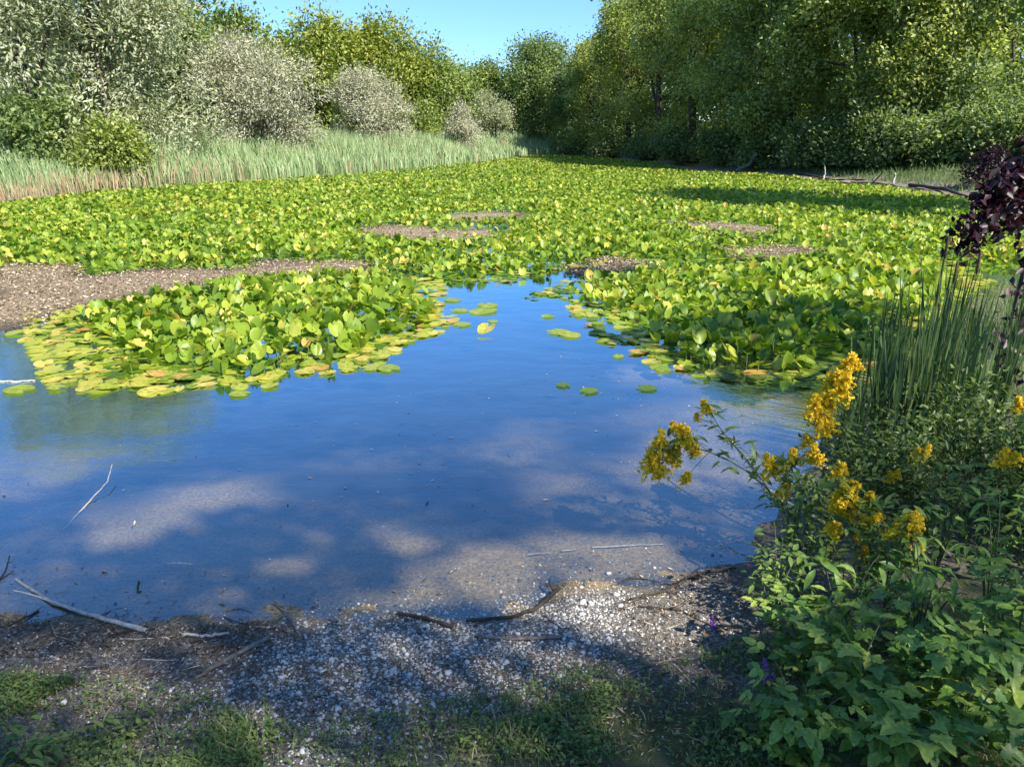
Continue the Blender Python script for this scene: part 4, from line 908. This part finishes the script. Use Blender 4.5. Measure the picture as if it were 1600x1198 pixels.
def goldenrod():
    g = np.random.default_rng(81)
    lm = [q for b in (0.15, 0.35) for q in mk('leaf', blade_tpl(1.0, 0.27, 5, b, 0.25, 0.38), 'rod_leaf', (0.15, 0.5, 0.85))]
    fm = []
    for k in range(6):
        V, F, T = flower_mass(g, 44, (0.07, 0.085)); fm.append(mesh('flower_head', V, F, M['yellow_flower'], T))
    # base pixel column+depth, path of the stem, flower heads (pixel, depth, scale)
    plants = [
        ('tall goldenrod with the largest upright yellow plume', [(1370, 900, 3.3), (1345, 760, 3.4), (1310, 650, 3.45), (1300, 570, 3.5)], [(1300, 615, 1.5), (1285, 650, 1.4), (1310, 590, 1.2), (1335, 572, 0.8), (1270, 640, 0.9), (1295, 670, 1.2), (1262, 690, 0.7)], 3.45),
        ('goldenrod leaning far out over the water with yellow tips', [(1320, 930, 3.1), (1240, 800, 3.3), (1150, 720, 3.4), (1060, 690, 3.4), (1025, 705, 3.4)], [(1030, 698, 1.0), (1022, 725, 1.1), (1045, 715, 1.0), (1078, 690, 1.05), (1070, 750, 0.7), (1060, 672, 0.6), (1090, 705, 0.7), (1035, 738, 0.8)], 3.4),
        ('small goldenrod tip standing over the water above the leaning one', [(1240, 820, 3.3), (1170, 720, 3.5), (1125, 670, 3.55), (1105, 635, 3.55)], [(1106, 640, 0.65), (1090, 655, 0.4)], 3.55),
        ('goldenrod with three yellow tufts in a row by the bleached branch', [(1330, 920, 3.0), (1280, 800, 3.15), (1240, 740, 3.2), (1212, 715, 3.2)], [(1213, 730, 1.0), (1240, 720, 0.7), (1272, 716, 0.85), (1222, 770, 0.7)], 3.2),
        ('goldenrod with the brightest drooping plume, below centre of the clump', [(1400, 1000, 2.6), (1370, 880, 2.8), (1330, 780, 2.9), (1310, 735, 2.9)], [(1310, 738, 0.7), (1318, 770, 0.95), (1322, 795, 1.1), (1300, 825, 0.75), (1305, 790, 0.8)], 2.9),
        ('goldenrod with a split yellow plume between its neighbours', [(1420, 1000, 2.6), (1390, 880, 2.75), (1362, 800, 2.8), (1358, 770, 2.8)], [(1358, 785, 0.75), (1362, 808, 0.85), (1348, 865, 0.55), (1340, 842, 0.45)], 2.8),
        ('goldenrod bowing to the right with one wide yellow head', [(1440, 980, 2.5), (1430, 880, 2.6), (1420, 815, 2.65), (1405, 822, 2.65)], [(1400, 835, 0.8), (1418, 828, 0.95), (1432, 822, 0.6)], 2.65),
        ('goldenrod just opening, thin yellow tips at mid right', [(1470, 900, 3.1), (1450, 790, 3.2), (1435, 710, 3.25)], [(1435, 712, 0.55), (1445, 705, 0.45), (1390, 748, 0.5), (1400, 742, 0.4)], 3.25),
        ('goldenrod at the right edge with a pale yellow head', [(1600, 900, 3.0), (1590, 780, 3.1), (1570, 715, 3.15)], [(1565, 722, 0.75), (1585, 716, 0.6)], 3.15),
        ('goldenrod cut by the right edge, above the pale one', [(1640, 900, 3.3), (1620, 720, 3.4), (1598, 630, 3.4)], [(1597, 636, 0.65)], 3.4)]
    for k, (lb, path, heads, Yh) in enumerate(plants):
        P = np.array([at(*p) for p in path]); b0 = P[0].copy(); b0[2] = gz(b0[0], b0[1]) - 0.03
        if P[0][2] > b0[2] + 0.05: P = np.vstack([b0, P])
        base = P[0].copy(); t = np.linspace(0, len(P) - 1, 14); i = np.minimum(t.astype(int), len(P) - 2); f = (t - i)[:, None]
        Q = P[i] * (1 - f) + P[i + 1] * f; Q[1:-1] = (Q[:-2] + Q[1:-1] * 2 + Q[2:]) / 4
        root = empty('goldenrod', tuple(base), lb, 'goldenrod', 'goldenrods on the right bank')
        parts = [tube(Q - base, np.linspace(0.0045, 0.0015, 14), 5)]
        for (px, py, s) in heads:
            h = at(px, py, Yh + g.uniform(-0.05, 0.05)) - base
            j = int(np.argmin(np.linalg.norm(Q - base - h - [0, 0, -0.05], axis=1))); j = max(0, j - 1)
            parts.append(tube(curve3(Q[j] - base, h, [0, 0, 0.01], 5), [0.0015] * 5, 4))
            o = link('flower_head', fm[g.integers(0, 6)], root, Matrix.Translation(tuple(h - [0, 0, 0.03 * s])) @ Matrix.Rotation(g.uniform(0, 6), 4, 'Z') @ Matrix.Rotation(g.normal(0, 0.35), 4, 'X') @ Matrix.Scale(s * 1.3, 4))
        V, F = join(parts); link('stem', mesh('stem', V, F, M['stem'], smooth=True), root)
        nl = 84
        for q in range(nl):
            u = g.uniform(0.12, 0.97) * 13; j = min(int(u), 12); p = Q[j] + (Q[j + 1] - Q[j]) * (u - j) - base + g.normal(0, 0.01, 3)
            if g.random() < 0.55: p = p + g.normal(0, 0.04, 3)
            link('leaf', lm[g.integers(0, 6)], root, basis(g.uniform(0, 6.28), g.normal(-0.25, 0.4), g.normal(0, 0.3), tuple(p), g.uniform(0.045, 0.09)))
goldenrod()

def spikes():
    g = np.random.default_rng(84)
    for k, (px, y0, y1, Y, lb, dx) in enumerate([(1122, 1010, 960, 2.62, 'dark purple flower spike leaning over the sunlit gravel', -12), (1199, 1072, 1028, 2.25, 'violet flower spike low at the left rim of the brambles', -4),
                                                  (1246, 880, 850, 3.0, 'deep purple flower spike below the leaning goldenrod', 4), (1272, 902, 884, 2.9, 'pale violet flower spike right of the deep purple one', 3)]):
        top = at(px + dx, y1, Y); a = at(px, y0, Y); b = a.copy(); b[0] += 0.02; b[2] = gz(b[0], b[1]) - 0.02
        if b[2] > a[2] - 0.02: b[2] = a[2] - 0.05
        root = empty('purple_loosestrife', tuple(b), lb, 'flower', 'purple flower spikes')
        P = np.vstack([b, a, top]) - b; V, F = tube(curve3(P[0], P[2], P[1] - (P[0] + P[2]) / 2, 8), np.linspace(0.003, 0.001, 8), 5); link('stem', mesh('stem', V, F, M['stem'], smooth=True), root)
        m = 190; t = g.random(m)[:, None]; C = P[1] + (P[2] - P[1]) * t + g.normal(0, 1, (m, 3)) * 0.010 * (1.15 - t)
        V, F = leaves(C, g.normal(size=(m, 3)) + [0, 0, 0.3], g.normal(size=(m, 3)), g.uniform(0.008, 0.014, m), g.uniform(0.005, 0.009, m)); link('flower_head', mesh('flower_head', V, F, M['violet_flower'], np.repeat(np.clip(g.normal(0.35 if k != 1 else 0.65, 0.25, m), 0, 1), 2)), root)
spikes()

def leafy_plants():
    g = np.random.default_rng(86)
    tri = [q for s_ in (1, 2, 5) for q in mk('leaf', tri_tpl(s_), 'bramble_leaf', (0.0, 0.4, 0.9), False)]
    lob = [q for s_ in (3, 4) for q in mk('leaf', lobed_tpl(s_, 3, 0.4), 'bramble_leaf', (0.05, 0.45, 1.0), False)]
    lan = [q for b in (0.25, 0.55) for q in mk('leaf', blade_tpl(1.0, 0.3, 7, b, 0.45, 0.42), 'bramble_leaf', (0.0, 0.25, 0.6))]
    sml = mk('leaf', blade_tpl(1.0, 0.42, 4, 0.2, 0.25, 0.45), 'rod_leaf', (0.1, 0.45, 0.8))
    # (label, name, px, py of the middle, depth, spread px, height m, kind, leaves, size)
    spec = [('bramble bush with light three part leaves at the bottom edge, left side', 'bramble_bush', 1255, 1110, 1.9, 0.17, 0.30, tri, 101, (0.046, 0.082)),
            ('lobed leaf plant at the bottom edge, right of centre of the thicket', 'bramble_bush', 1400, 1120, 1.85, 0.18, 0.34, lob, 116, (0.046, 0.082)),
            ('lobed leaf plant near the bottom right corner', 'bramble_bush', 1510, 1130, 1.85, 0.16, 0.34, lob, 87, (0.040, 0.075)),
            ('bramble bush with lobed leaves in the middle of the thicket', 'bramble_bush', 1340, 1020, 2.1, 0.19, 0.40, lob, 137, (0.046, 0.082)),
            ('bramble bush right of the middle of the thicket', 'bramble_bush', 1450, 1030, 2.1, 0.18, 0.42, tri, 130, (0.046, 0.082)),
            ('plant with long pointed leaves at the top of the thicket, left side', 'broad_leaf_plant', 1320, 920, 2.5, 0.18, 0.42, lan, 95, (0.055, 0.102)),
            ('plant with long pointed leaves at the top of the thicket, right side', 'broad_leaf_plant', 1450, 920, 2.45, 0.18, 0.46, lan, 95, (0.055, 0.102)),
            ('long leaved plant in the dark of the right edge', 'broad_leaf_plant', 1560, 900, 2.5, 0.18, 0.55, lan, 86, (0.050, 0.091)),
            ('small leaved weed at the left rim of the thicket beside the gravel', 'small_leaf_weed', 1205, 960, 2.65, 0.13, 0.33, sml, 110, (0.03, 0.055)),
            ('small leaved weed under the leaning goldenrod', 'small_leaf_weed', 1250, 890, 2.9, 0.14, 0.36, sml, 110, (0.03, 0.055)),
            ('bramble bush below the deep purple flower', 'bramble_bush', 1265, 990, 2.35, 0.16, 0.34, tri, 116, (0.040, 0.068)),
            ('low bramble sprig at the left foot of the thicket', 'bramble_bush', 1190, 1150, 1.95, 0.1, 0.14, tri, 43, (0.033, 0.054)),
            ('weed with small leaves above the brambles below the brightest plume', 'small_leaf_weed', 1400, 850, 2.75, 0.18, 0.5, sml, 120, (0.035, 0.06)),
            ('shaded weed with small leaves behind the split plume', 'small_leaf_weed', 1480, 800, 3.0, 0.2, 0.6, sml, 120, (0.035, 0.06)),
            ('weed with small leaves on the bank below the tallest goldenrod', 'small_leaf_weed', 1300, 800, 3.15, 0.2, 0.42, sml, 130, (0.035, 0.06)),
            ('weed with small leaves filling the gap under the bowing goldenrod', 'small_leaf_weed', 1360, 860, 2.85, 0.17, 0.36, sml, 120, (0.03, 0.055)),
            ('weed with small leaves at the foot of the cattails', 'small_leaf_weed', 1400, 700, 3.7, 0.26, 0.5, sml, 130, (0.04, 0.07)),
            ('weed with small leaves at the right edge below the pale yellow head', 'small_leaf_weed', 1560, 800, 2.9, 0.2, 0.55, sml, 130, (0.035, 0.06)),
            ('weed with small leaves at the waterline left of the brambles', 'small_leaf_weed', 1215, 905, 2.8, 0.13, 0.38, sml, 110, (0.03, 0.055)),
            ('tall thin weed with small leaves right below the leaning goldenrod', 'small_leaf_weed', 1245, 830, 3.15, 0.16, 0.5, sml, 120, (0.035, 0.06)),
            ('bramble bush hugging the right edge of the picture', 'bramble_bush', 1590, 1010, 2.2, 0.16, 0.42, tri, 90, (0.05, 0.085)),
            ('lobed leaf plant in the bottom right corner', 'bramble_bush', 1590, 1140, 1.95, 0.15, 0.3, lob, 80, (0.045, 0.075)),
            ('bushy bright green weed in the bottom left corner', 'small_leaf_weed', 28, 1185, 1.85, 0.10, 0.14, sml, 90, (0.03, 0.05)),
            ('small leafy weed in the grass at lower left', 'small_leaf_weed', 190, 1110, 2.05, 0.09, 0.07, sml, 45, (0.025, 0.04))]
    for k, (lb, nm, px, py, Y, sp, h, kind, nl, sz) in enumerate(spec):
        x = at(px, py, Y)[0]; z = gz(x, Y); root = empty(nm, (x, Y, z), lb, 'bramble' if 'bramble' in nm else 'plant')
        stems = []; tips = []
        for q in range(7):
            a = g.uniform(0, 6.28); e = np.array([math.cos(a) * sp * g.uniform(0.3, 1), math.sin(a) * sp * g.uniform(0.3, 1), h * g.uniform(0.6, 1.0)])
            c3 = curve3((0, 0, -0.02), e, [0, 0, h * 0.2], 7); tips.append(c3); stems.append(tube(c3, np.linspace(0.004, 0.0015, 7), 5))
        V, F = join(stems); link('stem', mesh('stem', V, F, M['stem'], smooth=True), root)
        for q in range(nl):
            c3 = tips[g.integers(0, 7)]; j = g.integers(1, 7); a = g.uniform(0, 6.28)
            p = c3[j] + np.array([math.cos(a), math.sin(a), 0.15]) * g.uniform(0.0, 0.07) * (1 + sp)
            # blades turn up to the light of the open pond
            link('leaf', kind[g.integers(0, len(kind))], root, basis(a, g.normal(0.05, 0.32), g.normal(0, 0.3), tuple(p), g.uniform(*sz)))
    # slim upright weed spike in the gravel
    x, y = W(424, 1165, 0.1); root = empty('weed_spike', (x, y, gz(x, y)), 'slim upright pale green weed at the edge of the gravel', 'plant')
    H = 0.20; V, F = tube([(0, 0, -0.01), (0.005, 0, H * 0.5), (-0.012, 0, H)], [0.003, 0.0025, 0.001], 5); link('stem', mesh('stem', V, F, M['stem'], smooth=True), root)
    for q in range(46):
        t = g.random(); link('leaf', sml[1], root, basis(g.uniform(0, 6.28), g.normal(-0.6, 0.25), 0, (0, 0, H * t), 0.036 * (1.15 - t) * g.uniform(0.7, 1.1)))
leafy_plants()

# dense small-leaved shrubs behind the goldenrod
tree('bank_shrub', 'dark small leaved shrub behind the goldenrod at right', 'shrub', (2.55, 3.7), 0.52, 1.25, 'shrub_leaf', 3600, 0.045, 0.02, base=0.0, seed=120, lobes_n=14, multi=3, r=0.012)
tree('bank_shrub', 'dark shrub at the right edge above the long leaved plant', 'shrub', (2.75, 3.0), 0.68, 1.0, 'shrub_leaf', 3500, 0.05, 0.022, base=0.0, seed=121, lobes_n=12, multi=3, r=0.012)
tree('bank_shrub', 'shrub between the tallest goldenrod and the cattails', 'shrub', (1.95, 3.55), 0.62, 0.7, 'shrub_leaf', 2600, 0.042, 0.018, base=0.0, seed=122, lobes_n=12, multi=3, r=0.01)
tree('bank_shrub', 'low shrub under the cattails at the water', 'shrub', (2.5, 4.4), 0.4, 0.9, 'shrub_leaf', 2200, 0.045, 0.02, base=0.0, seed=123, lobes_n=12, multi=3, r=0.01)
